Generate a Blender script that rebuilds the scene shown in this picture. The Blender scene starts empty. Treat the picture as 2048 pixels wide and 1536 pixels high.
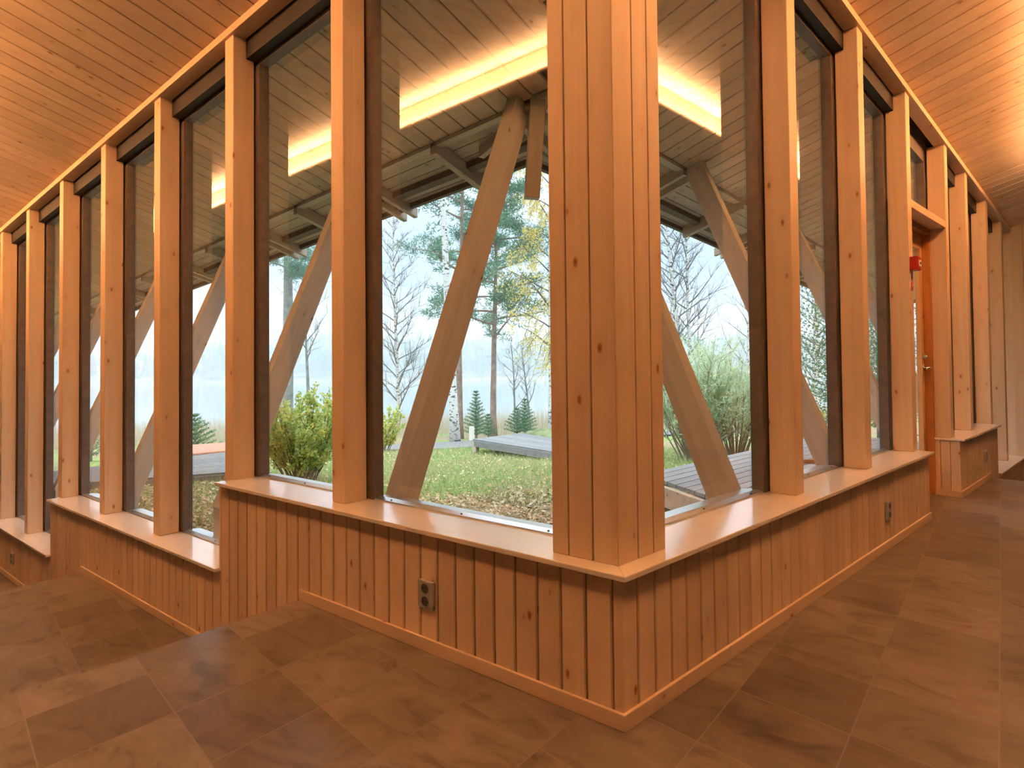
import bpy, bmesh, math, random
import numpy as np
from mathutils import Vector, Matrix
random.seed(7)
SC = bpy.context.scene
COL = SC.collection

# ------------------------------------------------------------------ camera
PHI = 1.42953                       # direction of the right-hand wall seen from the corner
CP, SP = math.cos(PHI), math.sin(PHI)
cam_d = bpy.data.cameras.new('camera')
cam = bpy.data.objects.new('camera', cam_d); COL.objects.link(cam)
F_PX = 1227.25
cam_d.sensor_width = 36.0
cam_d.lens = 36.0 * F_PX / 2048.0
cam_d.shift_y = (705.1 - 768.0) / 2048.0
cam_d.clip_start = 0.05; cam_d.clip_end = 600
yaw, pitch, roll = 0.6733, 0.0213, -0.0101
fw = Vector((-math.sin(yaw)*math.cos(pitch), math.cos(yaw)*math.cos(pitch), math.sin(pitch)))
rt = Vector((math.cos(yaw), math.sin(yaw), 0)); up = rt.cross(fw)
r2 = rt*math.cos(roll) + up*math.sin(roll); u2 = -rt*math.sin(roll) + up*math.cos(roll)
M = Matrix(((r2.x, u2.x, -fw.x), (r2.y, u2.y, -fw.y), (r2.z, u2.z, -fw.z))).to_4x4()
M.translation = Vector((0.914, -1.670, 1.1029))
cam.matrix_world = M
SC.camera = cam

# ------------------------------------------------------------------ world, exposure
SC.view_settings.view_transform = 'Standard'
SC.view_settings.look = 'None'
SC.view_settings.exposure = 0.0
SC.view_settings.gamma = 1.0
SC.view_settings.use_curve_mapping = False
W = bpy.data.worlds.new('overcast_sky'); SC.world = W; W.use_nodes = True
nt = W.node_tree; nt.nodes.clear()
o_ = nt.nodes.new('ShaderNodeOutputWorld'); bg = nt.nodes.new('ShaderNodeBackground')
tc_ = nt.nodes.new('ShaderNodeTexCoord'); mp_ = nt.nodes.new('ShaderNodeMapping')
mp_.inputs['Scale'].default_value = (1.6, 1.6, 4.0)
nz_ = nt.nodes.new('ShaderNodeTexNoise'); nz_.inputs['Scale'].default_value = 2.2; nz_.inputs['Detail'].default_value = 5
rp_ = nt.nodes.new('ShaderNodeValToRGB')
rp_.color_ramp.elements[0].position = .38; rp_.color_ramp.elements[0].color = (0.40, 0.57, 0.80, 1)
rp_.color_ramp.elements[1].position = .62; rp_.color_ramp.elements[1].color = (0.60, 0.70, 0.78, 1)
for a, b in ((tc_.outputs['Generated'], mp_.inputs['Vector']), (mp_.outputs[0], nz_.inputs['Vector']), (nz_.outputs[0], rp_.inputs[0]),
             (bg.outputs[0], o_.inputs['Surface'])):
    nt.links.new(a, b)
# overcast: the sky overhead is several times brighter than near the horizon
sx_ = nt.nodes.new('ShaderNodeSeparateXYZ'); mr_ = nt.nodes.new('ShaderNodeMapRange'); mr_.interpolation_type = 'SMOOTHSTEP'
mr_.inputs['From Min'].default_value = .20; mr_.inputs['From Max'].default_value = .65
mr_.inputs['To Min'].default_value = 1.9; mr_.inputs['To Max'].default_value = 6.2
mw_ = nt.nodes.new('ShaderNodeMix'); mw_.data_type = 'RGBA'; mw_.inputs[7].default_value = (.62, .67, .71, 1)
mf_ = nt.nodes.new('ShaderNodeMapRange'); mf_.inputs['From Min'].default_value = .22; mf_.inputs['From Max'].default_value = .6
nt.links.new(sx_.outputs[2], mf_.inputs['Value']); nt.links.new(mf_.outputs[0], mw_.inputs[0]); nt.links.new(rp_.outputs[0], mw_.inputs[6]); nt.links.new(mw_.outputs[2], bg.inputs['Color'])
nt.links.new(tc_.outputs['Generated'], sx_.inputs[0]); nt.links.new(sx_.outputs[2], mr_.inputs['Value']); nt.links.new(mr_.outputs[0], bg.inputs['Strength'])
LAMP = (1.0, 0.71, 0.43)            # warm light of the cove strips
SC.cycles.max_bounces = 10; SC.cycles.diffuse_bounces = 5; SC.cycles.glossy_bounces = 4
SC.cycles.transparent_max_bounces = 16; SC.cycles.volume_bounces = 4
SC.cycles.sample_clamp_indirect = 40.0
SC.cycles.use_denoising = True

# ------------------------------------------------------------------ helpers
def srgb(r, g, b):
    f = lambda c: ((c/255+0.055)/1.055)**2.4 if c/255 > 0.04045 else c/255/12.92
    return (f(r), f(g), f(b), 1)

def tag(o, label=None, cat=None, group=None, kind=None):
    if label: o['label'] = label
    if cat: o['category'] = cat
    if group: o['group'] = group
    if kind: o['kind'] = kind
    return o

class MB:
    """collects shapes and links them as one mesh object"""
    def __init__(s): s.v = []; s.f = []
    def hexa(s, p):            # p: 8 points, bottom ring then top ring
        i = len(s.v); s.v += [tuple(q) for q in p]
        s.f += [tuple(i+k for k in q) for q in ((3,2,1,0), (4,5,6,7), (0,1,5,4), (1,2,6,5), (2,3,7,6), (3,0,4,7))]
        return s
    def box(s, x0, x1, y0, y1, z0, z1):
        if x0 > x1: x0, x1 = x1, x0
        if y0 > y1: y0, y1 = y1, y0
        if z0 > z1: z0, z1 = z1, z0
        return s.hexa([(x0,y0,z0),(x1,y0,z0),(x1,y1,z0),(x0,y1,z0),(x0,y0,z1),(x1,y0,z1),(x1,y1,z1),(x0,y1,z1)])
    def prism(s, poly, z0, z1):
        n = len(poly); i = len(s.v)
        s.v += [(x, y, z0) for x, y in poly] + [(x, y, z1) for x, y in poly]
        s.f += [tuple(i+k for k in range(n-1, -1, -1)), tuple(i+n+k for k in range(n))]
        s.f += [(i+k, i+(k+1) % n, i+n+(k+1) % n, i+n+k) for k in range(n)]
        return s
    def bar(s, a, b, w, d, side=None):   # rectangular bar from a to b
        a, b = Vector(a), Vector(b); t = (b-a).normalized()
        sd = Vector(side) if side else Vector((0, 0, 1)).cross(t)
        sd = (sd - t*sd.dot(t)).normalized(); e = t.cross(sd)
        q = [(-1,-1),(1,-1),(1,1),(-1,1)]
        return s.hexa([a+sd*w/2*i+e*d/2*j for i, j in q] + [b+sd*w/2*i+e*d/2*j for i, j in q])
    def tube(s, pts, rad, n=6, cap=True):
        i0 = len(s.v); k = len(pts); pts = [Vector(q) for q in pts]
        for j, q in enumerate(pts):
            t = (pts[min(j+1, k-1)] - pts[max(j-1, 0)])
            t = t.normalized() if t.length > 1e-9 else Vector((0, 0, 1))
            h = Vector((1, 0, 0)) if abs(t.x) < .8 else Vector((0, 1, 0))
            a = t.cross(h).normalized(); b = t.cross(a)
            for m in range(n):
                an = 2*math.pi*m/n
                s.v.append(tuple(q + (a*math.cos(an) + b*math.sin(an))*rad[j]))
        for j in range(k-1):
            for m in range(n):
                s.f.append((i0+j*n+m, i0+j*n+(m+1) % n, i0+(j+1)*n+(m+1) % n, i0+(j+1)*n+m))
        if cap:
            s.f.append(tuple(i0+m for m in range(n-1, -1, -1))); s.f.append(tuple(i0+(k-1)*n+m for m in range(n)))
        return s
    def cyl(s, a, b, r, n=16): return s.tube([a, b], [r, r], n)
    def tri(s, a, b, c):
        i = len(s.v); s.v += [tuple(a), tuple(b), tuple(c)]; s.f.append((i, i+1, i+2))
    def quad(s, a, b, c, d):
        i = len(s.v); s.v += [tuple(a), tuple(b), tuple(c), tuple(d)]; s.f.append((i, i+1, i+2, i+3))
    def build(s, name, mat, parent=None, loc=(0,0,0), rz=0.0, bevel=0, smooth=False, recalc=True):
        me = bpy.data.meshes.new(name); me.from_pydata(s.v, [], s.f); me.update()
        if recalc and len(s.f) < 30000:
            bm = bmesh.new(); bm.from_mesh(me); bmesh.ops.recalc_face_normals(bm, faces=bm.faces); bm.to_mesh(me); bm.free()
        if smooth:
            for q in me.polygons: q.use_smooth = True
        me.materials.append(mat)
        o = bpy.data.objects.new(name, me); COL.objects.link(o)
        o.location = loc; o.rotation_euler = (0, 0, rz)
        if parent: o.parent = parent
        if bevel:
            b = o.modifiers.new('edge', 'BEVEL'); b.width = bevel; b.segments = 2; b.limit_method = 'ANGLE'
        return o

def empty(name, loc=(0,0,0), rz=0.0):
    o = bpy.data.objects.new(name, None); COL.objects.link(o); o.location = loc; o.rotation_euler = (0,0,rz); o.empty_display_size = .1
    return o

# two walls meet at the origin: t runs along a wall away from the corner, o outward (n = -o into the room)
class Side:
    def __init__(s, sx, rz, z0, g, pitch, off):
        s.sx, s.rz, s.z0, s.g, s.pitch, s.off = sx, rz, z0, g, pitch, off
    def roof(s, t, o): return s.z0 - s.g*max(t, -9) - ROOF_M*(o - .05)
    def mit(s, o): return o*(1-CP)/SP          # where the two walls meet at outward offset o
    def P(s, t, o, z): return (s.sx*t, o, z)   # local coordinates
    def Wd(s, t, o, z):                        # world coordinates
        if s.sx < 0: return (-t, o, z)
        return (t*CP - o*SP, t*SP + o*CP, z)
    def box(s, mb, t0, t1, o0, o1, z0, z1): return mb.box(s.sx*t0, s.sx*t1, o0, o1, z0, z1)
    def hexa(s, mb, pts): return mb.hexa([s.P(*q) for q in pts])
ROOF_M = 0.2764
LS = Side(-1, 0.0, 3.270, .0837, .148, 2.2325)
RS = Side(+1, PHI, 3.380, .0959, .140, 2.856)
S = 0.474; DROP = 0.478; EB = .012; ES = .0345; ST = .0185; BW = .095
TL, TR = .0365, .079

# ------------------------------------------------------------------ materials
def new_mat(name):
    m = bpy.data.materials.new(name); m.use_nodes = True; n = m.node_tree; n.nodes.clear()
    out = n.nodes.new('ShaderNodeOutputMaterial'); b = n.nodes.new('ShaderNodeBsdfPrincipled')
    n.links.new(b.outputs[0], out.inputs[0])
    return m, n, b

def plain(name, col, rough=.5, metal=0.0, spec=.5, noise=0.0, nscale=8.0, bump=0.0):
    m, n, b = new_mat(name)
    b.inputs['Base Color'].default_value = col; b.inputs['Roughness'].default_value = rough
    b.inputs['Metallic'].default_value = metal; b.inputs['Specular IOR Level'].default_value = spec
    if noise or bump:
        tc = n.nodes.new('ShaderNodeTexCoord'); nz = n.nodes.new('ShaderNodeTexNoise'); nz.inputs['Scale'].default_value = nscale
        nz.inputs['Detail'].default_value = 5
        n.links.new(tc.outputs['Object'], nz.inputs['Vector'])
        if noise:
            r = n.nodes.new('ShaderNodeValToRGB')
            r.color_ramp.elements[0].position = .3; r.color_ramp.elements[1].position = .7
            r.color_ramp.elements[0].color = tuple(c*(1-noise) for c in col[:3]) + (1,)
            r.color_ramp.elements[1].color = tuple(min(1, c*(1+noise)) for c in col[:3]) + (1,)
            n.links.new(nz.outputs[0], r.inputs[0]); n.links.new(r.outputs[0], b.inputs['Base Color'])
        if bump:
            bp = n.nodes.new('ShaderNodeBump'); bp.inputs['Strength'].default_value = bump; bp.inputs['Distance'].default_value = .01
            n.links.new(nz.outputs[0], bp.inputs['Height']); n.links.new(bp.outputs[0], b.inputs['Normal'])
    return m

def wood(name, c1, c2, axis, knots=1.0, rough=.45, spec=.35, vary=.10, coat=0.0, grain=1.0, sat=1.0):
    m, n, b = new_mat(name); N = n.nodes.new; L = n.links.new
    tc = N('ShaderNodeTexCoord'); geo = N('ShaderNodeNewGeometry')
    sc = N('ShaderNodeVectorMath'); sc.operation = 'MULTIPLY_ADD'
    comb = N('ShaderNodeCombineXYZ')
    for k, f in enumerate((37.0, 53.0, 71.0)):
        mm = N('ShaderNodeMath'); mm.operation = 'MULTIPLY'; mm.inputs[1].default_value = f
        L(geo.outputs['Random Per Island'], mm.inputs[0]); L(mm.outputs[0], comb.inputs[k])
    sc.inputs[1].default_value = (1, 1, 1)
    L(tc.outputs['Object'], sc.inputs[0]); L(comb.outputs[0], sc.inputs[2])
    ax = 'xyz'.index(axis)
    def mapped(along, across):
        mp = N('ShaderNodeMapping'); mp.inputs['Scale'].default_value = tuple(along if k == ax else across for k in range(3))
        L(sc.outputs[0], mp.inputs['Vector']); return mp.outputs[0]
    kn = N('ShaderNodeTexVoronoi'); kn.inputs['Scale'].default_value = 1.0; kn.inputs['Randomness'].default_value = 1.0
    L(mapped(5.0, 9.5), kn.inputs['Vector'])
    nz = N('ShaderNodeTexNoise'); nz.inputs['Scale'].default_value = 1.0; nz.inputs['Detail'].default_value = 4; nz.inputs['Distortion'].default_value = .8
    L(mapped(.7*grain, 16*grain), nz.inputs['Vector'])
    fi = N('ShaderNodeTexNoise'); fi.inputs['Scale'].default_value = 1.0; fi.inputs['Detail'].default_value = 3
    L(mapped(4, 150), fi.inputs['Vector'])
    # rings crowd round a knot
    kd = N('ShaderNodeMapRange'); kd.inputs['From Min'].default_value = 0; kd.inputs['From Max'].default_value = .35
    kd.inputs['To Min'].default_value = .35; kd.inputs['To Max'].default_value = 0
    L(kn.outputs['Distance'], kd.inputs['Value'])
    ad = N('ShaderNodeMath'); ad.operation = 'ADD'; L(nz.outputs[0], ad.inputs[0]); L(kd.outputs[0], ad.inputs[1])
    ad2 = N('ShaderNodeMath'); ad2.operation = 'MULTIPLY_ADD'; ad2.inputs[1].default_value = .35; L(fi.outputs[0], ad2.inputs[0]); L(ad.outputs[0], ad2.inputs[2])
    rp = N('ShaderNodeValToRGB'); e = rp.color_ramp.elements
    e[0].position = .45; e[0].color = c1; e[1].position = .95; e[1].color = c2
    L(ad2.outputs[0], rp.inputs[0])
    hv = N('ShaderNodeHueSaturation'); hv.inputs['Saturation'].default_value = sat
    mr = N('ShaderNodeMapRange'); mr.inputs['To Min'].default_value = 1-vary; mr.inputs['To Max'].default_value = 1+vary
    L(geo.outputs['Random Per Island'], mr.inputs['Value']); L(mr.outputs[0], hv.inputs['Value']); L(rp.outputs[0], hv.inputs['Color'])
    mx = N('ShaderNodeMix'); mx.data_type = 'RGBA'; mx.blend_type = 'MULTIPLY'
    kr = N('ShaderNodeValToRGB'); ke = kr.color_ramp.elements
    ke[0].position = .020; ke[0].color = (.42, .25, .15, 1); ke[1].position = .105; ke[1].color = (1, 1, 1, 1)
    k2 = kr.color_ramp.elements.new(.06); k2.color = (.62, .42, .28, 1)
    L(kn.outputs['Distance'], kr.inputs[0])
    mx.inputs[0].default_value = knots; L(hv.outputs[0], mx.inputs[6]); L(kr.outputs[0], mx.inputs[7])
    L(mx.outputs[2], b.inputs['Base Color'])
    b.inputs['Roughness'].default_value = rough; b.inputs['Specular IOR Level'].default_value = spec
    if coat: b.inputs['Coat Weight'].default_value = coat; b.inputs['Coat Roughness'].default_value = .15; b.inputs['Coat IOR'].default_value = 1.9
    bp = N('ShaderNodeBump'); bp.inputs['Strength'].default_value = .12; bp.inputs['Distance'].default_value = .003
    L(ad2.outputs[0], bp.inputs['Height']); L(bp.outputs[0], b.inputs['Normal'])
    return m

P1, P2 = (.80, .60, .415, 1), (.71, .50, .32, 1)
pine = {a: wood('pine_'+a, P1, P2, a) for a in 'xyz'}
pine_cut = {a: wood('planed_pine_'+a, (.80, .60, .41, 1), (.72, .50, .32, 1), a, knots=.9, vary=.04) for a in 'xyz'}
ceil_pine = {a: wood('ceiling_pine_'+a, (.80, .60, .41, 1), (.71, .50, .33, 1), a, rough=.55) for a in 'xy'}
sill_pine = wood('lacquered_sill_daylit', (.93, .86, .77, 1), (.88, .79, .69, 1), 'x', knots=.0, rough=.30, spec=.8, vary=.03, coat=1.0)  # lacquered ledge; the white of reflected daylight is put into its base colour
door_pine = wood('red_stained_pine', (.60, .27, .09, 1), (.45, .17, .05, 1), 'z', vary=.04)
leaf_pine = wood('stained_door_leaf', (.74, .44, .21, 1), (.60, .31, .12, 1), 'z', vary=.04)
weather = {a: wood('weathered_pine_'+a, (.62, .53, .43, 1), (.48, .40, .32, 1), a, rough=.7, spec=.2, vary=.08) for a in 'xyz'}
deckwood = {a: wood('grey_decking_'+a, (.37, .39, .41, 1), (.28, .30, .32, 1), a, knots=.5, rough=.75, spec=.2, vary=.12) for a in 'xy'}
dark_frame = plain('dark_brown_frame', (.165, .130, .112, 1), .45, noise=.15, nscale=20)
head_shade = plain('shaded_header_dark', (.016, .011, .008, 1), .6)  # shade under the top plate, put into the header's colour as near-black
shadow_gap = plain('black_gasket', (.008, .007, .006, 1), .7)
fascia_mat = plain('brown_painted_board', (.16, .115, .09, 1), .6, noise=.2, nscale=15)
backing = plain('wall_core', (.22, .12, .06, 1), .8)
alu = plain('anodised_aluminium', (.62, .66, .70, 1), .32, metal=.85)
chrome = plain('brushed_steel', (.75, .73, .70, 1), .22, metal=1.0)
grey_plastic = plain('grey_plastic', (.40, .39, .37, 1), .4)
dark_plastic = plain('dark_socket_plastic', (.07, .065, .06, 1), .4)
red_plastic = plain('red_plastic', (.50, .012, .010, 1), .35)
white_plastic = plain('white_plastic', (.80, .78, .74, 1), .4)
red_paint = plain('red_print', (.72, .05, .035, 1), .5)
dark_wall = wood('dark_absorbing_boards', (.16, .11, .075, 1), (.11, .07, .045, 1), 'z', rough=.6)  # unseen back wall and ceiling, darkened to cut bounced light in the room
roof_mat = plain('roof_felt', (.06, .055, .05, 1), .9)

def glass_mat():
    m = bpy.data.materials.new('window_glass'); m.use_nodes = True; n = m.node_tree; n.nodes.clear()
    out = n.nodes.new('ShaderNodeOutputMaterial'); mix = n.nodes.new('ShaderNodeMixShader')
    tr = n.nodes.new('ShaderNodeBsdfTransparent'); tr.inputs['Color'].default_value = (.93, .96, .95, 1)
    gl = n.nodes.new('ShaderNodeBsdfGlossy'); gl.inputs['Roughness'].default_value = 0.035; gl.inputs['Color'].default_value = (1, 1, 1, 1)
    # Schlick reflectance of a coated double pane, the same from both sides
    lw_ = n.nodes.new('ShaderNodeLayerWeight'); lw_.inputs['Blend'].default_value = .5
    pw = n.nodes.new('ShaderNodeMath'); pw.operation = 'POWER'; pw.inputs[1].default_value = 4.5
    fr = n.nodes.new('ShaderNodeMath'); fr.operation = 'MULTIPLY_ADD'; fr.inputs[1].default_value = .80; fr.inputs[2].default_value = .12
    n.links.new(lw_.outputs['Facing'], pw.inputs[0]); n.links.new(pw.outputs[0], fr.inputs[0])
    n.links.new(fr.outputs[0], mix.inputs[0]); n.links.new(tr.outputs[0], mix.inputs[1]); n.links.new(gl.outputs[0], mix.inputs[2])
    n.links.new(mix.outputs[0], out.inputs[0]); return m
glass = glass_mat()

def floor_mat():
    m, n, b = new_mat('limestone_tiles'); N = n.nodes.new; L = n.links.new
    def math_(op, a, c=None, d=None):
        q = N('ShaderNodeMath'); q.operation = op
        for i, v in enumerate((a, c, d)):
            if v is None: continue
            if isinstance(v, (int, float)): q.inputs[i].default_value = v
            else: L(v, q.inputs[i])
        return q.outputs[0]
    tc = N('ShaderNodeTexCoord'); sp = N('ShaderNodeSeparateXYZ'); L(tc.outputs['Object'], sp.inputs[0])
    u = math_('DIVIDE', math_('ADD', sp.outputs[0], 1.53+3.45), .345)
    w = math_('DIVIDE', math_('ADD', math_('MULTIPLY_ADD', sp.outputs[0], .1424, sp.outputs[1]), .605+7.14), .357)
    iu, iw = math_('FLOOR', u), math_('FLOOR', w)
    fu, fw_ = math_('FRACT', u), math_('FRACT', w)
    cid = N('ShaderNodeCombineXYZ'); L(iu, cid.inputs[0]); L(iw, cid.inputs[1])
    wn = N('ShaderNodeTexWhiteNoise'); wn.noise_dimensions = '2D'; L(cid.outputs[0], wn.inputs['Vector'])
    # veins, offset per tile
    ofs = N('ShaderNodeVectorMath'); ofs.operation = 'MULTIPLY_ADD'; ofs.inputs[1].default_value = (9, 9, 9)
    L(wn.outputs['Color'], ofs.inputs[0]); L(tc.outputs['Object'], ofs.inputs[2])
    mp = N('ShaderNodeMapping'); mp.inputs['Scale'].default_value = (3.0, 5.0, 3.0); mp.inputs['Rotation'].default_value = (0, 0, .5)
    L(ofs.outputs[0], mp.inputs['Vector'])
    nz = N('ShaderNodeTexNoise'); nz.inputs['Scale'].default_value = 1.3; nz.inputs['Detail'].default_value = 7; nz.inputs['Roughness'].default_value = .62; nz.inputs['Distortion'].default_value = 1.2
    L(mp.outputs[0], nz.inputs['Vector'])
    rp = N('ShaderNodeValToRGB'); e = rp.color_ramp.elements
    e[0].position = .30; e[0].color = (.105, .084, .068, 1); e[1].position = .70; e[1].color = (.285, .234, .190, 1)
    k = e.new(.46); k.color = (.210, .170, .137, 1)
    L(nz.outputs[0], rp.inputs[0])
    hv = N('ShaderNodeHueSaturation'); mr = N('ShaderNodeMapRange'); mr.inputs['To Min'].default_value = .62; mr.inputs['To Max'].default_value = 1.14
    L(wn.outputs['Value'], mr.inputs['Value']); L(mr.outputs[0], hv.inputs['Value']); L(rp.outputs[0], hv.inputs['Color'])
    eu = math_('MINIMUM', fu, math_('SUBTRACT', 1.0, fu)); ew = math_('MINIMUM', fw_, math_('SUBTRACT', 1.0, fw_))
    ed = math_('LESS_THAN', math_('MINIMUM', eu, ew), .006)
    mx = N('ShaderNodeMix'); mx.data_type = 'RGBA'; L(ed, mx.inputs[0]); L(hv.outputs[0], mx.inputs[6]); mx.inputs[7].default_value = (.24, .20, .165, 1)
    L(mx.outputs[2], b.inputs['Base Color'])
    b.inputs['Roughness'].default_value = .30; b.inputs['Specular IOR Level'].default_value = .6
    rr = N('ShaderNodeMapRange'); rr.inputs['To Min'].default_value = .26; rr.inputs['To Max'].default_value = .36
    L(nz.outputs[0], rr.inputs['Value']); L(rr.outputs[0], b.inputs['Roughness'])
    return m
floor_m = floor_mat()

# ------------------------------------------------------------------ floor
FL1, FL2, FR1 = 1.72, 4.74, 5.74         # where the floor steps down
def wl(t, n): return LS.Wd(t, -n, 0)[:2]
def wr(t, n): return RS.Wd(t, -n, 0)[:2]
NB = 4.25                                # back walls, distance from the window walls
def cornerpt(n):                         # point at distance n from both window walls
    return wr(-LS.mit(n), n)
o1 = (-.25*SP*0, 0)
f = MB()
f.prism([cornerpt(-.2), wl(FL1, -.2), wl(FL1, NB), cornerpt(NB), wr(FR1, NB), wr(FR1, -.32)], -1.4, 0.0)
f.prism([wl(FL1, -.2), wl(FL2, -.2), wl(FL2, NB), wl(FL1, NB)], -1.4, -DROP)
f.prism([wl(FL2, -.2), wl(9.6, -.2), wl(9.6, NB), wl(FL2, NB)], -1.4, -2*DROP)
f.prism([wr(FR1, -.2), wr(FR1, NB), wr(9.0, NB), wr(9.0, -.2)], -1.4, -DROP)
tag(f.build('floor', floor_m), 'brown limestone tile floor stepping down on both sides', kind='structure')

# ------------------------------------------------------------------ wainscot walls, sills, baseboards
def wainscot(sd, name, t_off, segs, label):
    """segs: (t0, t1, top, [(t_split_end, bottom)...])"""
    b = MB(); core = MB()
    G = .0062
    for (t0, t1, top, bots) in segs:
        edges = [t0]; k = 0
        while True:
            e = t_off + k*BW; k += 1
            if e <= t0 + .012: continue
            if e >= t1 - .012: break
            edges.append(e)
        edges.append(t1)
        for a, c in zip(edges[:-1], edges[1:]):
            mid = (a+c)/2; bot = next(z for (te, z) in bots if mid < te)
            a2, c2 = a + G/2, c - G/2
            if a == 0: a2 = 0.0
            # board with chamfered long edges
            for (p, q, o) in ((a2, c2, 0.004),):
                m0 = sd.mit(0.018) if a == 0 else p
                sd.hexa(b, [(p if a else 0, 0.004, bot), (q, 0.004, bot), (q, .018, bot), (m0, .018, bot),
                            (p if a else 0, 0.004, top), (q, 0.004, top), (q, .018, top), (m0, .018, top)])
                p3, q3 = (p+.004 if a else 0), q-.004
                sd.hexa(b, [(p3, 0.0, bot), (q3, 0.0, bot), (q, .004, bot), (p, .004, bot),
                            (p3, 0.0, top), (q3, 0.0, top), (q, .004, top), (p, .004, top)])
        bmin = [t0] + [te for te, _ in bots if te < t1] + [t1]
        for a, c in zip(bmin[:-1], bmin[1:]):
            bot = next(z for (te, z) in bots if (a+c)/2 < te)
            m0 = sd.mit(.255) if t0 == 0 and a == 0 else a
            m1 = sd.mit(.018) if t0 == 0 and a == 0 else a
            sd.hexa(core, [(m1, .018, bot), (c, .018, bot), (c, .255, bot), (m0, .255, bot),
                           (m1, .018, top-.002), (c, .018, top-.002), (c, .255, top-.002), (m0, .255, top-.002)])
    w = tag(b.build(name, pine['z'], rz=sd.rz), label, kind='structure')
    core.build('wall_core', backing, parent=w)
    return w
TOP = S - ST
SL1, SL2 = 2.507, 5.52
SRE, BLK, SR1 = 3.535, 4.545, 6.14
wainscot(LS, 'wall_left', TL, [(0, SL1, TOP, [(FL1, 0.0), (9, -DROP)]),
                               (SL1, SL2, TOP-DROP, [(FL2, -DROP), (9, -2*DROP)]),
                               (SL2, 9.5, TOP-2*DROP, [(99, -2*DROP)])], 'vertical pine boards below the left windows')
wr_ = wainscot(RS, 'wall_right', TR, [(0, SRE, TOP, [(99, 0.0)]), (BLK, SR1, TOP, [(FR1, 0.0), (99, -DROP)]), (SR1, 8.0, TOP-DROP, [(99, -DROP)])],
         'vertical pine boards below the right windows')
# returns at the door opening
q = MB()
for k in range(3):
    RS.box(q, BLK-.018, BLK, .002+k*.068, .066+k*.068, 0, S-ST)
RS.box(q, SRE, SRE+.018, .0, .2, 0, S-ST)
tag(q.build('wall_right', pine['z'], rz=PHI), 'board lining beside the door opening', kind='structure')

def sill(sd, n, t0, t1, z, end0=False, lab=''):
    m = MB()
    a0 = sd.mit(-ES) if t0 == 0 else t0; a1 = sd.mit(.205) if t0 == 0 else t0
    sd.hexa(m, [(a0, -ES, z-ST), (t1, -ES, z-ST), (t1, .205, z-ST), (a1, .205, z-ST), (a0, -ES, z), (t1, -ES, z), (t1, .205, z), (a1, .205, z)])
    return tag(m.build('trim_%d' % n, sill_pine, rz=sd.rz, bevel=.003), lab, kind='structure')
sill(LS, 1, 0, SL1+.0, S, lab='window ledge left of the corner column')
sill(LS, 2, SL1, SL2, S-DROP, lab='middle window ledge, one step down on the left')
sill(LS, 3, SL2, 9.5, S-2*DROP, lab='lowest window ledge at the far left')
sill(RS, 4, 0, SRE+.02, S, lab='window ledge between corner column and door')
sill(RS, 5, BLK-.03, SR1, S, lab='window ledge beyond the door')
sill(RS, 6, SR1, 7.9, S-DROP, lab='low window ledge at the far right')
# end faces where a ledge steps down
for sd, t, z0, z1, n_ in ((LS, SL1, S-DROP, S, 7), (LS, SL2, S-2*DROP, S-DROP, 8), (RS, SR1, S-DROP, S, 9)):
    m = MB(); sd.box(m, t-.002, t+.016, .0, .21, z0, z1-.021)
    tag(m.build('trim_%d' % n_, pine['z'], rz=sd.rz), 'board on the stepped end of a ledge', kind='structure')

def baseboard(sd, name, t0, t1, z, h=.0508, lab=''):
    m = MB(); a0 = sd.mit(-EB) if t0 == 0 else t0; a1 = 0 if t0 == 0 else t0
    sd.hexa(m, [(a0, -EB, z), (t1, -EB, z), (t1, 0, z), (a1, 0, z), (a0, -EB, z+h), (t1, -EB, z+h), (t1, 0, z+h), (a1, 0, z+h)])
    return tag(m.build(name, pine_cut['x'], rz=sd.rz, bevel=.002), lab, kind='structure')
baseboard(LS, 'baseboard_left', 0, FL1, 0, lab='skirting left of the corner on the upper floor')
baseboard(LS, 'baseboard_left', FL1, FL2, -DROP, lab='skirting one step down on the left')
baseboard(LS, 'baseboard_left', FL2, 9.5, -2*DROP, lab='skirting at the lowest floor on the left')
baseboard(RS, 'baseboard_right', 0, SRE+.02, 0, lab='skirting between the corner and the door')
baseboard(RS, 'baseboard_right', BLK-.03, FR1, 0, lab='skirting beyond the door')
m = MB(); RS.box(m, BLK-.030, BLK-.018, -EB, .20, 0, .0508)
tag(m.build('baseboard_right', pine_cut['y'], rz=PHI, bevel=.002), 'short skirting return beside the door', kind='structure')
baseboard(RS, 'baseboard_right', FR1, 7.6, -DROP, lab='skirting on the low floor at the far right')

# ------------------------------------------------------------------ top plates
PT = .045
def plate_bot(sd, t): return sd.roof(t, .05) - PT
for sd, nm, lab, t1 in ((LS, 'trim_10', 'sloping board along the tops of the left studs', 9.5), (RS, 'trim_11', 'sloping board along the tops of the right studs', 7.7)):
    m = MB(); a0, a1 = sd.mit(.046), sd.mit(.137)
    zz = lambda t, o: sd.roof(t, .05)
    sd.hexa(m, [(a0, .046, zz(a0,0)-PT), (t1, .046, zz(t1,0)-PT), (t1, .137, zz(t1,0)-PT), (a1, .137, zz(a1,0)-PT),
                (a0, .046, zz(a0,0)+.0), (t1, .046, zz(t1,0)+.0), (t1, .137, zz(t1,0)-.012), (a1, .137, zz(a1,0)-.012)])
    tag(m.build(nm, pine_cut['x'], rz=sd.rz, bevel=.002), lab, kind='structure')

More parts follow.
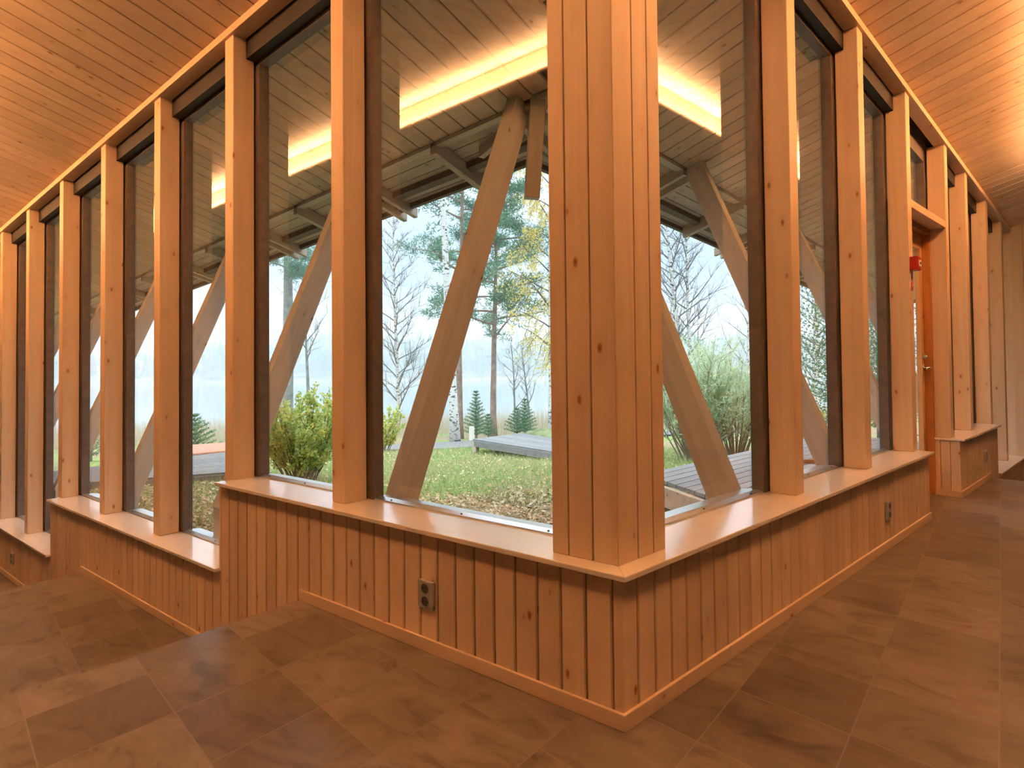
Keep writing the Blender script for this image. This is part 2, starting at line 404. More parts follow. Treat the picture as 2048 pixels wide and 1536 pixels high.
# ------------------------------------------------------------------ corner column
col = empty('corner_column', (0, 0, S))
tag(col, 'thick board-clad corner column standing between the left and right windows', 'column')
CO = .036
def child_off(o, parent):
    o.parent = parent; o.location = (o.location.x - parent.location.x, o.location.y - parent.location.y, o.location.z - parent.location.z)
    return o
m = MB()
m.prism([cornerpt(-CO-.022)[:2], wl(.275, -CO-.022), wl(.275, -.30), cornerpt(-.30), wr(.288, -.30), wr(.288, -CO-.022)], S, 3.30)
child_off(m.build('core', backing), col)
eL = [LS.mit(CO), .123, .216, .283]; eR = [RS.mit(CO), .137, .224, .297]
for sd, ed in ((LS, eL), (RS, eR)):
    for i in range(3):
        b = MB(); a, c = ed[i]+(.0025 if i else 0), ed[i+1]-.0025
        top = 3.28
        aa = sd.mit(CO+.022) if i == 0 else a
        sd.hexa(b, [(a, CO, S), (c, CO, S), (c, CO+.022, S), (aa, CO+.022, S), (a, CO, top), (c, CO, top), (c, CO+.022, top), (aa, CO+.022, top)])
        child_off(b.build('cladding_board', pine['z'], rz=sd.rz, bevel=.0025), col)
    b = MB(); t = ed[3]; sd.box(b, t-.022, t-.0005, CO+.0225, .29, S, 3.2)
    child_off(b.build('side_board', pine['z'], rz=sd.rz, bevel=.002), col)

# ------------------------------------------------------------------ studs
STL = [1.460, 2.487, 3.472, 4.468, 5.470, 6.490, 7.470, 8.45]
STR = [1.445, 2.452, 3.437, 4.545, 5.31, 6.255, 7.10]
NUM = ['first', 'second', 'third', 'fourth', 'fifth', 'sixth', 'seventh', 'eighth']
SWD, SF, SBK = .096, .062, .188
def lab_l(i):
    w = ['on the high ledge, nearest the corner column on the left', 'at the left end of the high ledge', 'on the middle ledge just below the step',
         'in the middle of the middle ledge', 'at the left end of the middle ledge', 'on the lowest ledge, just left of its step',
         'on the lowest ledge at the left picture edge', 'beyond the picture edge on the lowest ledge']
    return 'square pine stud standing ' + w[i]
def lab_r(i):
    w = ['on the right ledge nearest the corner column', 'in the middle of the right ledge', 'with the red alarm box at the door end of the ledge',
         'at the far side of the door', 'on the ledge beyond the door, first from the door', 'at the far end of the ledge beyond the door', 'on the low ledge at the far right']
    return 'square pine stud ' + w[i]
for sd, arr, lf in ((LS, STL, lab_l), (RS, STR, lab_r)):
    for i, t in enumerate(arr):
        if sd is LS: z = S if t < SL1-.03 else (S-DROP if t < SL2-.06 else S-2*DROP)
        else: z = S if t < SR1+.1 else S-DROP
        if sd is LS and i == 4: z = S-DROP
        if sd is RS and i == 5: z = S-DROP
        m = MB(); t1 = t+SWD
        a, c = plate_bot(sd, t), plate_bot(sd, t1)
        sd.hexa(m, [(t, SF, z), (t1, SF, z), (t1, SBK, z), (t, SBK, z), (t, SF, a), (t1, SF, c), (t1, SBK, c), (t, SBK, a)])
        tag(m.build('wall_stud', pine_cut['z'], rz=sd.rz, bevel=.004), lf(i), 'post', 'pine studs between the windows')

# ------------------------------------------------------------------ windows
win_n = [0]
def window(sd, ta, tb, z, label, zhead=None, alu_=True, solid=False):
    win_n[0] += 1
    fr = MB(); o0, o1 = .200, .262
    def hd(t): return plate_bot(sd, t)
    ja0, ja1, jb0, jb1 = ta-.045, ta+.030, tb-.034, tb+.045
    for (a, c) in ((ja0, ja1), (jb0, jb1)):
        sd.hexa(fr, [(a, o0, z), (c, o0, z), (c, o1, z), (a, o1, z), (a, o0, hd(a)-.05), (c, o0, hd(c)-.05), (c, o1, hd(c)-.05), (a, o1, hd(a)-.05)])
    a, c = ja0, jb1
    sd.hexa(fr, [(a, o0, hd(a)-.135), (c, o0, hd(c)-.135), (c, o1, hd(c)-.135), (a, o1, hd(a)-.135), (a, o0, hd(a)+.04), (c, o0, hd(c)+.04), (c, o1, hd(c)+.04), (a, o1, hd(a)+.04)])
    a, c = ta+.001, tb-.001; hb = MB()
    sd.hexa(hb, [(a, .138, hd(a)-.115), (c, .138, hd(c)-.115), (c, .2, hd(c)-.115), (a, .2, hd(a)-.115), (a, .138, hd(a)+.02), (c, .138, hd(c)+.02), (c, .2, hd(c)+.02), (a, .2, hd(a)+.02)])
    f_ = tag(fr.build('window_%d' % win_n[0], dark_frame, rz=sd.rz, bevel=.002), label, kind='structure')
    hb.build('header_board', head_shade, parent=f_)
    g = MB(); a, c = ja1-.004, jb0+.004
    go = .236
    sd.hexa(g, [(a, go, z+.004), (c, go, z+.004), (c, go+.004, z+.004), (a, go+.004, z+.004), (a, go, hd(a)-.13), (c, go, hd(c)-.13), (c, go+.004, hd(c)-.13), (a, go+.004, hd(a)-.13)])
    # one reflecting face is enough for the pane: keep the inner sheet only
    g = MB(); g.quad(sd.P(a, go, z+.004), sd.P(c, go, z+.004), sd.P(c, go, hd(c)-.13), sd.P(a, go, hd(a)-.13))
    pane = g.build('pane', glass, rz=0, parent=f_)
    pane.modifiers.clear()
    if alu_:
        b = MB(); a, c = ta+.0, tb-.0
        sd.hexa(b, [(a, .205, z-.002), (c, .205, z-.002), (c, .30, z-.002), (a, .30, z-.002), (a, .205, z+.006), (c, .205, z+.006), (c, .238, z+.013), (a, .238, z+.013)])
        sd.hexa(b, [(a, .238, z-.002), (c, .238, z-.002), (c, .33, z-.012), (a, .33, z-.012), (a, .238, z+.012), (c, .238, z+.012), (c, .33, z-.002), (a, .33, z-.002)])
        be = b.build('glazing_bead', alu, parent=f_)
        for k in range(3):
            tt = a + (c-a)*(.12 + .38*k); s_ = MB()
            s_.cyl(sd.P(tt, .218, z+.007), sd.P(tt, .218, z+.0115), .0045, 10)
            s_.build('screw', dark_plastic, parent=be)
    return f_
tl = [.285] + [t+SWD for t in STL]
lw = ['large left pane beside the corner column', 'left pane over the end of the high ledge', 'left pane at the start of the middle ledge', 'narrow left pane on the middle ledge',
      'narrow left pane at the end of the middle ledge', 'narrow left pane on the lowest ledge', 'left pane at the picture edge', 'left pane beyond the picture edge']
for i in range(8):
    z = S if i < 2 else (S-DROP if i < 5 else S-2*DROP)
    if i == 1:   # the ledge step falls at this bay's stud
        z = S
    window(LS, tl[i], STL[i], z, lw[i])
rw = ['right pane beside the corner column', 'second right pane from the corner column', 'third right pane before the door']
tr_ = [.300] + [t+SWD for t in STR]
for i in range(3): window(RS, tr_[i], STR[i], S, rw[i])
for i in (4, 5): window(RS, tr_[i], STR[i], S, ['', '', '', '', 'pane just beyond the door', 'pane at the far end beyond the door'][i])
window(RS, tr_[6], 8.0, S-DROP, 'pane on the low ledge at the far right')

# ------------------------------------------------------------------ door between third and fourth right studs
TA, TB = STR[2]+SWD, STR[3]
HZ0, HZ1 = 2.205, 2.262
m = MB(); RS.box(m, TA, TB, .066, .215, HZ0, HZ1)
tag(m.build('trim_12', pine_cut['x'], rz=PHI, bevel=.003), 'pine board over the door', kind='structure')
fr = MB()
RS.box(fr, TA, TA+.04, .172, .262, 0, HZ0+.0); RS.box(fr, TB-.04, TB-.001, .172, .262, 0, HZ0+.0)
RS.box(fr, TA+.04, TB-.04, .172, .262, HZ0-.045, HZ0); RS.box(fr, TA+.04, TB-.04, .19, .262, 0, .03)
door = tag(fr.build('door_1', door_pine, rz=PHI, bevel=.003), 'stained pine door with a tall glass pane', kind='structure')
lf = MB(); a, c = TA+.043, TB-.043; z0, z1 = .033, HZ0-.048
for bx in ((a, a+.10, z0, z1), (c-.065, c, z0, z1), (a+.10, c-.065, z1-.12, z1), (a+.10, c-.065, z0, z0+.22)):
    RS.box(lf, bx[0], bx[1], .228, .266, bx[2], bx[3])
leaf = lf.build('door_leaf', leaf_pine, parent=door, bevel=.003)
g = MB(); g.quad(RS.P(a+.098, .258, z0+.2), RS.P(c-.063, .258, z0+.2), RS.P(c-.063, .258, z1-.118), RS.P(a+.098, .258, z1-.118))
g.build('pane', glass, parent=door)
h = MB(); hx = c-.034
h.cyl(RS.P(hx, .228, 1.05), RS.P(hx, .166, 1.05), .010, 12); h.tube([RS.P(hx, .170, 1.05), RS.P(hx-.05, .166, 1.05), RS.P(hx-.125, .172, 1.048)], [.010, .0095, .008], 10)
h.cyl(RS.P(hx, .228, 1.05), RS.P(hx, .220, 1.05), .026, 18)
tag(h.build('door_handle', chrome, parent=door, smooth=True), 'chrome lever')
h = MB(); h.cyl(RS.P(hx, .228, 1.145), RS.P(hx, .206, 1.145), .022, 18); h.cyl(RS.P(hx, .206, 1.145), RS.P(hx, .196, 1.145), .012, 12)
tag(h.build('lock_cylinder', chrome, parent=door), 'chrome lock')
for zz in (.35, 1.15, 1.85):
    h = MB(); h.cyl(RS.P(a-.002, .224, zz-.05), RS.P(a-.002, .224, zz+.05), .008, 10); h.build('hinge', chrome, parent=door)
# pane above the door
win_n[0] += 1
m = MB(); RS.box(m, TA-.04, TB+.04, .2, .262, HZ1-.06, HZ1+.02)
RS.box(m, TB-.034, TB+.045, .2, .262, HZ1, plate_bot(RS, TB)-.05)
RS.hexa(m, [(TA-.04, .2, plate_bot(RS, TA)-.13), (TB+.04, .2, plate_bot(RS, TB)-.13), (TB+.04, .262, plate_bot(RS, TB)-.13), (TA-.04, .262, plate_bot(RS, TA)-.13),
            (TA-.04, .2, plate_bot(RS, TA)+.04), (TB+.04, .2, plate_bot(RS, TB)+.04), (TB+.04, .262, plate_bot(RS, TB)+.04), (TA-.04, .262, plate_bot(RS, TA)+.04)])
w_ = tag(m.build('window_%d' % win_n[0], dark_frame, rz=PHI), 'small pane over the door', kind='structure')
g = MB(); g.quad(RS.P(TA-.03, .236, HZ1), RS.P(TB-.03, .236, HZ1), RS.P(TB-.03, .236, plate_bot(RS, TB)-.12), RS.P(TA-.03, .236, plate_bot(RS, TA)-.12))
g.build('pane', glass, parent=w_)

# ------------------------------------------------------------------ red alarm box and sign
al = empty('fire_alarm_box', RS.Wd(3.487, .062, 1.79), PHI)
tag(al, 'red fire alarm box fixed to the stud beside the door', 'alarm')
m = MB(); m.box(-.044, .044, -.052, 0, -.048, .048); m.build('housing', red_plastic, al, bevel=.006)
m = MB(); m.box(-.026, .026, -.056, -.050, -.022, .022); m.build('push_plate', white_plastic, al, bevel=.003)
m = MB(); m.cyl((0, -.056, 0), (0, -.060, 0), .010, 16); m.build('push_button', dark_plastic, al)
sg = empty('fire_alarm_sign', RS.Wd(3.487, .062, 1.665), PHI)
tag(sg, 'small white sign with red squares under the alarm box', 'sign')
m = MB(); m.box(-.032, .032, -.003, 0, -.062, .062); m.build('panel', white_plastic, sg)
m = MB(); m.box(-.028, .028, -.0045, -.003, -.056, -.004); m.build('red_square', red_paint, sg)
m = MB()
for k in range(3): m.tube([(-.014+.0*k, -.005, -.03), (-.014+.010*k+.004, -.005, -.045+.012*k), (.006+.006*k, -.005, -.05+.016*k)], [.0022]*3, 6)
m.build('hand_symbol', white_plastic, sg)
m = MB(); m.box(-.028, .028, -.0045, -.003, .006, .012); m.box(-.028, .028, -.0045, -.003, .050, .056); m.box(-.010, .010, -.0045, -.003, .018, .044); m.build('red_marking', red_paint, sg)

# ------------------------------------------------------------------ wall sockets
def socket(sd, t, z, label, w=.085, h=.108):
    e = empty('wall_socket', sd.Wd(t, 0, z), sd.rz); tag(e, label, 'socket', 'double wall sockets in the wainscot')
    m = MB(); m.box(-w/2, w/2, -.014, 0, -h/2, h/2); m.build('cover_plate', grey_plastic, e, bevel=.004)
    for dz in (.0245, -.0245):
        b = MB(); n = 24; i = len(b.v)
        rings = [(.0225, -.0142), (.0225, -.0155), (.0195, -.0155), (.0185, -.0045), (.0, -.0045)]
        for r, y in rings:
            b.v += [(r*math.cos(2*math.pi*k/n), y, dz + r*math.sin(2*math.pi*k/n)) for k in range(n)]
        for j in range(len(rings)-1):
            for k in range(n): b.f.append((j*n+k, j*n+(k+1) % n, (j+1)*n+(k+1) % n, (j+1)*n+k))
        b.box(-.0185, .0185, -.0152, -.0149, dz-.0185, dz+.0185) if False else None
        # dark cup shown as a shallow disc let into the plate
        c = MB(); c.cyl((0, -.0142, dz), (0, -.0150, dz), .0195, 28)
        cup = c.build('socket_cup', dark_plastic, e)
        r_ = MB(); r_.tube([(.0205*math.cos(a), -.0152, dz+.0205*math.sin(a)) for a in [2*math.pi*k/28 for k in range(29)]], [.0014]*29, 6, cap=False)
        r_.build('rim', grey_plastic, cup)
        for sx in (-.0095, .0095):
            h_ = MB(); h_.cyl((sx, -.0149, dz), (sx, -.0153, dz), .0026, 10); h_.build('pin_hole', shadow_gap, cup)
        for sz in (.0165, -.0165):
            h_ = MB(); h_.box(-.003, .003, -.0165, -.0149, dz+sz-.002, dz+sz+.002); h_.build('earth_clip', chrome, cup)
    return e
socket(LS, .850, .219, 'grey double socket on the boards left of the corner')
socket(LS, 6.70, -.735, 'grey double socket low at the far left under the lowest ledge', w=.10)
socket(RS, 2.590, .226, 'grey double socket on the boards right of the corner')
socket(RS, 5.52, .222, 'grey double socket on the boards beyond the door')

# ------------------------------------------------------------------ ceiling boards (inside) and soffit boards (outside)
RIDGE = 2.15
def ceil_boards(sd, name, label, tmin, tmax, oin, oout, mat):
    b = MB(); k0 = int((tmin - sd.off)/sd.pitch) - 1; G = .0085
    t = sd.off + k0*sd.pitch
    while t < tmax:
        a, c = t+G/2, t+sd.pitch-G/2
        # limits of this board: inside it stops at the valley, outside at the mitre
        i0 = oin if a >= 0 else oin
        o_in = -RIDGE if oin < 0 else oin
        o_hi = oout
        if oin < 0:
            if c < 0: o_hi = min(o_hi, -(-c)*1.15)
        else:
            if a/0.868 < o_hi: o_hi = a/0.868
        if o_hi - o_in > .05:
            z = lambda t_, o_, d=0.0: sd.z0 - sd.g*t_ - ROOF_M*(o_-.05) + d
            p = [(a, o_in), (c, o_in), (c, o_hi), (a, o_hi)]
            sd.hexa(b, [(q[0], q[1], z(*q, .003)) for q in p] + [(q[0], q[1], z(*q, .022)) for q in p])
            p2 = [(a+.004, o_in), (c-.004, o_in), (c-.004, o_hi), (a+.004, o_hi)]
            sd.hexa(b, [(q[0], q[1], z(*q, 0)) for q in p2] + [(q[0], q[1], z(*q, .003)) for q in p])
        t += sd.pitch
    return tag(b.build(name, mat, rz=sd.rz), label, kind='structure')
ceil_boards(LS, 'ceiling_left', 'board ceiling over the left windows', -2.1, 9.5, -1, .05, ceil_pine['y'])
ceil_boards(RS, 'ceiling_right', 'board ceiling over the right windows', -2.1, 8.0, -1, .05, ceil_pine['y'])
soff = wood('soffit_pine', (.72, .56, .40, 1), (.60, .45, .30, 1), 'y', rough=.6)
OP = {id(LS): 1.40, id(RS): 1.49}; OE = {id(LS): 1.945, id(RS): 2.13}
ceil_boards(LS, 'roof_soffit', 'soffit boards outside the left windows', .2, 12.5, .262, OP[id(LS)], soff)
ceil_boards(RS, 'roof_soffit', 'soffit boards outside the right windows', .2, 9.5, .262, OP[id(RS)], soff)

# ------------------------------------------------------------------ roof shell, back walls
for sd, t1, nm in ((LS, 13.2, 'roof_left'), (RS, 10.0, 'roof_right')):
    m = MB(); z = lambda t, o: sd.z0 - sd.g*t - ROOF_M*(o-.05)
    e = OE[id(sd)]
    i0 = sd.mit(e)
    def slab(pts, d0, d1): sd.hexa(m, [(t, o, z(t, o)+d0) for t, o in pts] + [(t, o, z(t, o)+d1) for t, o in pts])
    slab([(sd.mit(-RIDGE), -RIDGE), (t1, -RIDGE), (t1, e), (i0, e)], .05, .10)
    zr = lambda t, o: sd.z0 - sd.g*t + ROOF_M*(RIDGE+.05) - ROOF_M*(-RIDGE-o)
    pts = [(sd.mit(-NB-.1), -NB-.1), (t1, -NB-.1), (t1, -RIDGE), (sd.mit(-RIDGE), -RIDGE)]
    sd.hexa(m, [(t, o, zr(t, o)+.03) for t, o in pts] + [(t, o, zr(t, o)+.17) for t, o in pts])
    tag(m.build(nm, roof_mat, rz=sd.rz), 'roof covering', kind='structure')
    c = MB()
    pts = [(sd.mit(-NB), -NB), (t1-3, -NB), (t1-3, -RIDGE), (sd.mit(-RIDGE), -RIDGE)]
    sd.hexa(c, [(t, o, zr(t, o)) for t, o in pts] + [(t, o, zr(t, o)+.025) for t, o in pts])
    tag(c.build('ceiling_back', dark_wall, rz=sd.rz), 'board ceiling on the far side of the ridge', kind='structure')
    w = MB(); sd.hexa(w, [(sd.mit(-NB), -NB, -1.4), (t1, -NB, -1.4), (t1, -NB-.1, -1.4), (sd.mit(-NB-.1), -NB-.1, -1.4),
                          (sd.mit(-NB), -NB, 3.6), (t1, -NB, 2.7), (t1, -NB-.1, 2.7), (sd.mit(-NB-.1), -NB-.1, 3.6)])
    tag(w.build('wall_back', dark_wall, rz=sd.rz), 'pine wall opposite the windows', kind='structure')
m = MB(); LS.box(m, 9.5, 9.6, -NB, .3, -1.4, 3.2); tag(m.build('wall_end', pine['z']), 'end wall at the far left', kind='structure')
m = MB()
for k in range(40):
    a = .05 - k*.112
    RS.box(m, 7.62, 7.64, a-.107, a, -DROP, 3.2)
RS.box(m, 7.64, 7.74, -NB, .3, -DROP, 3.2)
tag(m.build('wall_end', pine['z'], rz=PHI), 'boarded end wall at the far right', kind='structure')

# ------------------------------------------------------------------ cove beams with light strips
def cove(sd, t0, t1, n0, label, watts):
    """beam skewed to the wall like the floor grid: its distance from the wall shrinks along t"""
    nn = lambda t: n0 - .142*t
    z = lambda t, n: sd.z0 - sd.g*t + ROOF_M*(n+.05)
    root = empty('cove_beam', sd.Wd(t0, -nn(t0), z(t0, nn(t0))-.2), sd.rz); tag(root, label, 'beam')
    L0 = Vector(root.location); lo = Matrix.Rotation(-sd.rz, 4, 'Z') @ (-L0)
    def part(nm, mat, a, b, d0, d1):          # a, b: offsets from the light strip, positive away from the windows
        m = MB(); p = [(t0, a), (t1, a), (t1, b), (t0, b)]
        zc = lambda t: z(t, nn(t))
        sd.hexa(m, [(t, -(nn(t)+q), zc(t)+d0) for t, q in p] + [(t, -(nn(t)+q), zc(t)+d1) for t, q in p])
        ob = m.build(nm, mat); ob.parent = root; ob.location = lo; return ob
    part('beam', pine_cut['x'], .045, .10, -.235, .002)
    part('ledge', pine_cut['x'], -.045, .045, -.232, -.217)
    part('lip', pine_cut['x'], -.055, -.045, -.232, -.212)
    la = bpy.data.lights.new('light_strip', 'AREA'); la.shape = 'RECTANGLE'; la.size = (t1-t0)*.98; la.size_y = .04
    la.energy = watts; la.color = LAMP
    lob = bpy.data.objects.new('light_strip', la); COL.objects.link(lob)
    tm = (t0+t1)/2
    A = Vector(sd.Wd(t0, -nn(t0), z(t0, nn(t0)))); B = Vector(sd.Wd(t1, -nn(t1), z(t1, nn(t1))))
    ex = (B-A).normalized()
    nrm = (Vector(sd.Wd(tm, 1, 0)) - Vector(sd.Wd(tm, 0, 0))).normalized()
    upv = ex.cross(nrm).normalized(); upv = upv if upv.z > 0 else -upv
    zax = -upv; yax = zax.cross(ex)
    Mx = Matrix(((ex.x, yax.x, zax.x), (ex.y, yax.y, zax.y), (ex.z, yax.z, zax.z))).to_4x4()
    Mx.translation = (A+B)/2 + Vector((0, 0, -.214))
    lob.matrix_world = Mx
    return root
cove(LS, .3, 8.6, 1.99, 'pine beam with a light strip under the left ceiling', 315)
cove(RS, -2.2, 5.9, 1.62, 'pine beam with a light strip under the right ceiling', 300)

# ------------------------------------------------------------------ eaves structure outside
def zroof(sd, t, o): return sd.z0 - sd.g*t - ROOF_M*(o-.05)
eaves = ((LS, 12.5, [1.46, 3.15, 4.84, 6.53, 8.22, 9.91], [2.24, 4.0, 5.69, 7.38], 'left'),
         (RS, 9.5, [1.40, 2.98, 4.75, 6.45], [3.90, 5.60, 2.2], 'right'))
STN = {'left': ['nearest the corner, crossing the large pane', 'second, crossing the pane above the step', 'third from the corner, seen through the middle-ledge pane',
                'fourth from the corner on the left', 'fifth from the corner on the left', 'sixth from the corner on the left'],
       'right': ['first right of the column', 'second right of the column', 'third right of the column', 'fourth right of the column']}
weather_l = wood('strut_pine', (.70, .63, .56, 1), (.58, .51, .44, 1), 'z', rough=.65, spec=.2, vary=.06)
for sd, t1, sts, singles, nm in eaves:
    op, oe = OP[id(sd)], OE[id(sd)]
    # purlin trimming the soffit
    m = MB(); a0, a1 = sd.mit(op), sd.mit(op+.07)
    sd.hexa(m, [(t, o, zroof(sd, t, op)-.03) for t, o in ((a0, op), (t1, op), (t1, op+.07), (a1, op+.07))] + [(t, o, zroof(sd, t, op)-.002) for t, o in ((a0, op), (t1, op), (t1, op+.07), (a1, op+.07))])
    tag(m.build('purlin', weather['x'], rz=sd.rz), 'beam under the soffit outside the %s windows' % nm, 'beam')
    # roof deck boards along the eave
    b = MB(); o = op+.07
    while o < oe - .02:
        o2 = min(o+.105, oe)
        pts = [(sd.mit(o), o), (t1, o), (t1, o2-.008), (sd.mit(o2-.008), o2-.008)]
        sd.hexa(b, [(t, q, zroof(sd, t, q)+.02) for t, q in pts] + [(t, q, zroof(sd, t, q)+.04) for t, q in pts]); o += .105
    tag(b.build('roof_deck', soff_x if False else weather['x'], rz=sd.rz), 'boards under the eave outside the %s windows' % nm, kind='structure')
    # fascia and inner batten
    for nm2, oa, ob, d0, d1, lb in (('fascia_board', oe-.028, oe, -.02, .13, 'brown fascia board along the %s eave' % nm),
                                    ('eave_batten', oe-.225, oe-.165, -.03, .018, 'brown batten under the %s eave' % nm)):
        m = MB(); pts = [(sd.mit(oa), oa), (t1, oa), (t1, ob), (sd.mit(ob), ob)]
        sd.hexa(m, [(t, q, zroof(sd, t, q)+d0) for t, q in pts] + [(t, q, zroof(sd, t, q)+d1) for t, q in pts])
        tag(m.build(nm2, fascia_mat, rz=sd.rz), lb, 'board')
    # struts leaning outwards, clamped by two rafter tails
    gslope = .0837 if nm == 'left' else .0959
    for i, t in enumerate(sts):
        dz = -gslope*(t-1.46)
        ztop = zroof(sd, t, 1.3)+.02
        oc = lambda z: .215 + .43*(z - dz)
        zb = dz + .30
        m = MB(); w, dp = .082, .155
        a, c = Vector(sd.P(t, oc(zb), zb)), Vector(sd.P(t, oc(ztop), ztop))
        L = (c-a).length
        mm = MB(); mm.box(-w/2, w/2, -dp/2, dp/2, 0, L)
        o_ = mm.build('timber_strut', weather_l, bevel=.004)
        ang = math.atan2(oc(ztop)-oc(zb), ztop-zb)
        o_.rotation_euler = (-ang, 0, sd.rz); o_.location = sd.Wd(t, oc(zb), zb)
        px_, py_ = sd.Wd(t, oc(zb)+.01, 0)[:2]; gzb = -.05 + .055*px_ - .045*py_
        ft = MB(); sd.box(ft, t-.043, t+.043, .285, .425, gzb-.25, zb+.05)
        fo_ = ft.build('footing', weather_l, rz=sd.rz, bevel=.004); bpy.context.view_layer.update(); fo_.parent = o_; fo_.matrix_parent_inverse = o_.matrix_world.inverted()
        tag(o_, 'leaning timber strut under the %s eave, %s' % (nm, STN[nm][i]), 'strut', 'leaning struts outside the windows')
        for k, s_ in enumerate((-1, 1)):
            tt = t + s_*.068; r = MB()
            sd.hexa(r, [(tt+e*.024, o, zroof(sd, tt, o)+d) for d in (-.065, .018) for e, o in ((-1, op+.0), (1, op+.0), (1, oe+.06), (-1, oe+.06))])
            o_ = tag(r.build('rafter_tail', weather['y'], rz=sd.rz, bevel=.003), '%s rafter tail of the %s pair from the corner, %s eave' % (['corner-side', 'far-side'][k], NUM[i], nm), 'rafter', 'rafter tails under the eaves')
    for i, t in enumerate(singles):
        r = MB(); sd.hexa(r, [(t+e*.03, o, zroof(sd, t, o)+d) for d in (-.085, .018) for e, o in ((-1, op-.0), (1, op-.0), (1, oe-.03), (-1, oe-.03))])
        tag(r.build('rafter_tail', weather['y'], rz=sd.rz, bevel=.003), 'single wide rafter tail under the %s eave, %s' % (nm, NUM[i] + ' between the struts' if not (nm == 'right' and i == 2) else 'beside the inner corner'), 'rafter', 'rafter tails under the eaves')
# hanging post where the two purlins meet
m = MB(); m.bar((-1.33, 1.44, 2.86), (-1.405, 1.455, 2.165), .095, .095, (1, .9, 0))
tag(m.build('hanging_post', weather['z'], bevel=.004), 'short grey timber hanging from the inner corner of the eaves', 'post')

# ------------------------------------------------------------------ ground, lake
def gz(x, y):
    b = .05 + .055*x - .045*y
    return max(b, -2.6) + .05*math.sin(x*.9+1)*math.sin(y*.8) * min(1, max(0, (-x+y-3)/8))
def soil_mat():
    m, n, b = new_mat('autumn_ground'); N = n.nodes.new; L = n.links.new
    tc = N('ShaderNodeTexCoord'); nz = N('ShaderNodeTexNoise'); nz.inputs['Scale'].default_value = .55; nz.inputs['Detail'].default_value = 4
    n2 = N('ShaderNodeTexNoise'); n2.inputs['Scale'].default_value = 14; n2.inputs['Detail'].default_value = 6
    L(tc.outputs['Object'], nz.inputs['Vector']); L(tc.outputs['Object'], n2.inputs['Vector'])
    r1 = N('ShaderNodeValToRGB'); e = r1.color_ramp.elements; e[0].position = .35; e[0].color = (.20, .15, .09, 1); e[1].position = .65; e[1].color = (.45, .37, .25, 1)
    r2 = N('ShaderNodeValToRGB'); e = r2.color_ramp.elements; e[0].position = .35; e[0].color = (.16, .25, .07, 1); e[1].position = .7; e[1].color = (.36, .45, .18, 1)
    L(n2.outputs[0], r1.inputs[0]); L(n2.outputs[0], r2.inputs[0])
    mx = N('ShaderNodeMix'); mx.data_type = 'RGBA'; rr = N('ShaderNodeMapRange'); rr.inputs['From Min'].default_value = .45; rr.inputs['From Max'].default_value = .6
    L(nz.outputs[0], rr.inputs['Value']); L(rr.outputs[0], mx.inputs[0]); L(r1.outputs[0], mx.inputs[6]); L(r2.outputs[0], mx.inputs[7])
    L(mx.outputs[2], b.inputs['Base Color']); b.inputs['Roughness'].default_value = .95; b.inputs['Specular IOR Level'].default_value = .1
    bp = N('ShaderNodeBump'); bp.inputs['Distance'].default_value = .03; L(n2.outputs[0], bp.inputs['Height']); L(bp.outputs[0], b.inputs['Normal'])
    return m
soil = soil_mat()
g = MB(); nx, ny = 90, 100
xs = np.linspace(-48, 9, nx); ys = np.linspace(-6, 70, ny)
for y in ys:
    for x in xs:
        inside = (y < .32 and x > -60) or False
        o_r = x*SP - y*CP            # >0 : room side of the right wall
        z = gz(x, y)
        if y < .5 or o_r > -.5: z = min(z, -.45 if x > -3 else -1.45)
        if y < -.2 or o_r > .2: z = -1.7
        g.v.append((x, y, z))
for j in range(ny-1):
    for i in range(nx-1): g.f.append((j*nx+i, j*nx+i+1, (j+1)*nx+i+1, (j+1)*nx+i))
ground = tag(g.build('ground', soil, smooth=True), 'leaf-strewn lawn sloping down to the lake', kind='structure')
wm, n, b = new_mat('lake_water')
b.inputs['Base Color'].default_value = (.20, .25, .28, 1); b.inputs['Roughness'].default_value = .10; b.inputs['IOR'].default_value = 1.333
tcw = n.nodes.new('ShaderNodeTexCoord'); nw = n.nodes.new('ShaderNodeTexNoise'); nw.inputs['Scale'].default_value = .8; nw.inputs['Detail'].default_value = 3
bw = n.nodes.new('ShaderNodeBump'); bw.inputs['Strength'].default_value = .08; bw.inputs['Distance'].default_value = .05
n.links.new(tcw.outputs['Object'], nw.inputs['Vector']); n.links.new(nw.outputs[0], bw.inputs['Height']); n.links.new(bw.outputs[0], b.inputs['Normal'])
m = MB(); m.quad((-330, -60, -2.0), (60, -60, -2.0), (60, 330, -2.0), (-330, 330, -2.0))
tag(m.build('lake', wm), 'calm misty lake', kind='structure')
LKZ = -2.0

# gravel path and boardwalks
gravel = plain('grey_gravel', (.20, .20, .20, 1), .95, noise=.25, nscale=60, bump=.4)
def strip(name, mat, pts, w, dz, label, kind=None, cat=None, th=.03):
    m = MB(); P = [Vector(p+(0,)) for p in pts]; L_, R_ = [], []
    for i, p in enumerate(P):
        d = (P[min(i+1, len(P)-1)] - P[max(i-1, 0)]).normalized(); s_ = Vector((-d.y, d.x, 0))*w/2
        L_.append(p+s_); R_.append(p-s_)
    for i in range(len(P)-1):
        q = [R_[i], R_[i+1], L_[i+1], L_[i]]
        m.hexa([(v.x, v.y, gz(v.x, v.y)+dz-th) for v in q] + [(v.x, v.y, gz(v.x, v.y)+dz) for v in q])
    return tag(m.build(name, mat), label, cat, kind=kind)
strip('gravel_path', gravel, [(-18, 6.2), (-14.5, 7.0), (-11.6, 8.0), (-10.4, 9.2), (-9.9, 11.0), (-9.0, 14.0), (-6, 19.0)], 2.3, .05, 'pale grey gravel path curving past the birch', kind='structure')
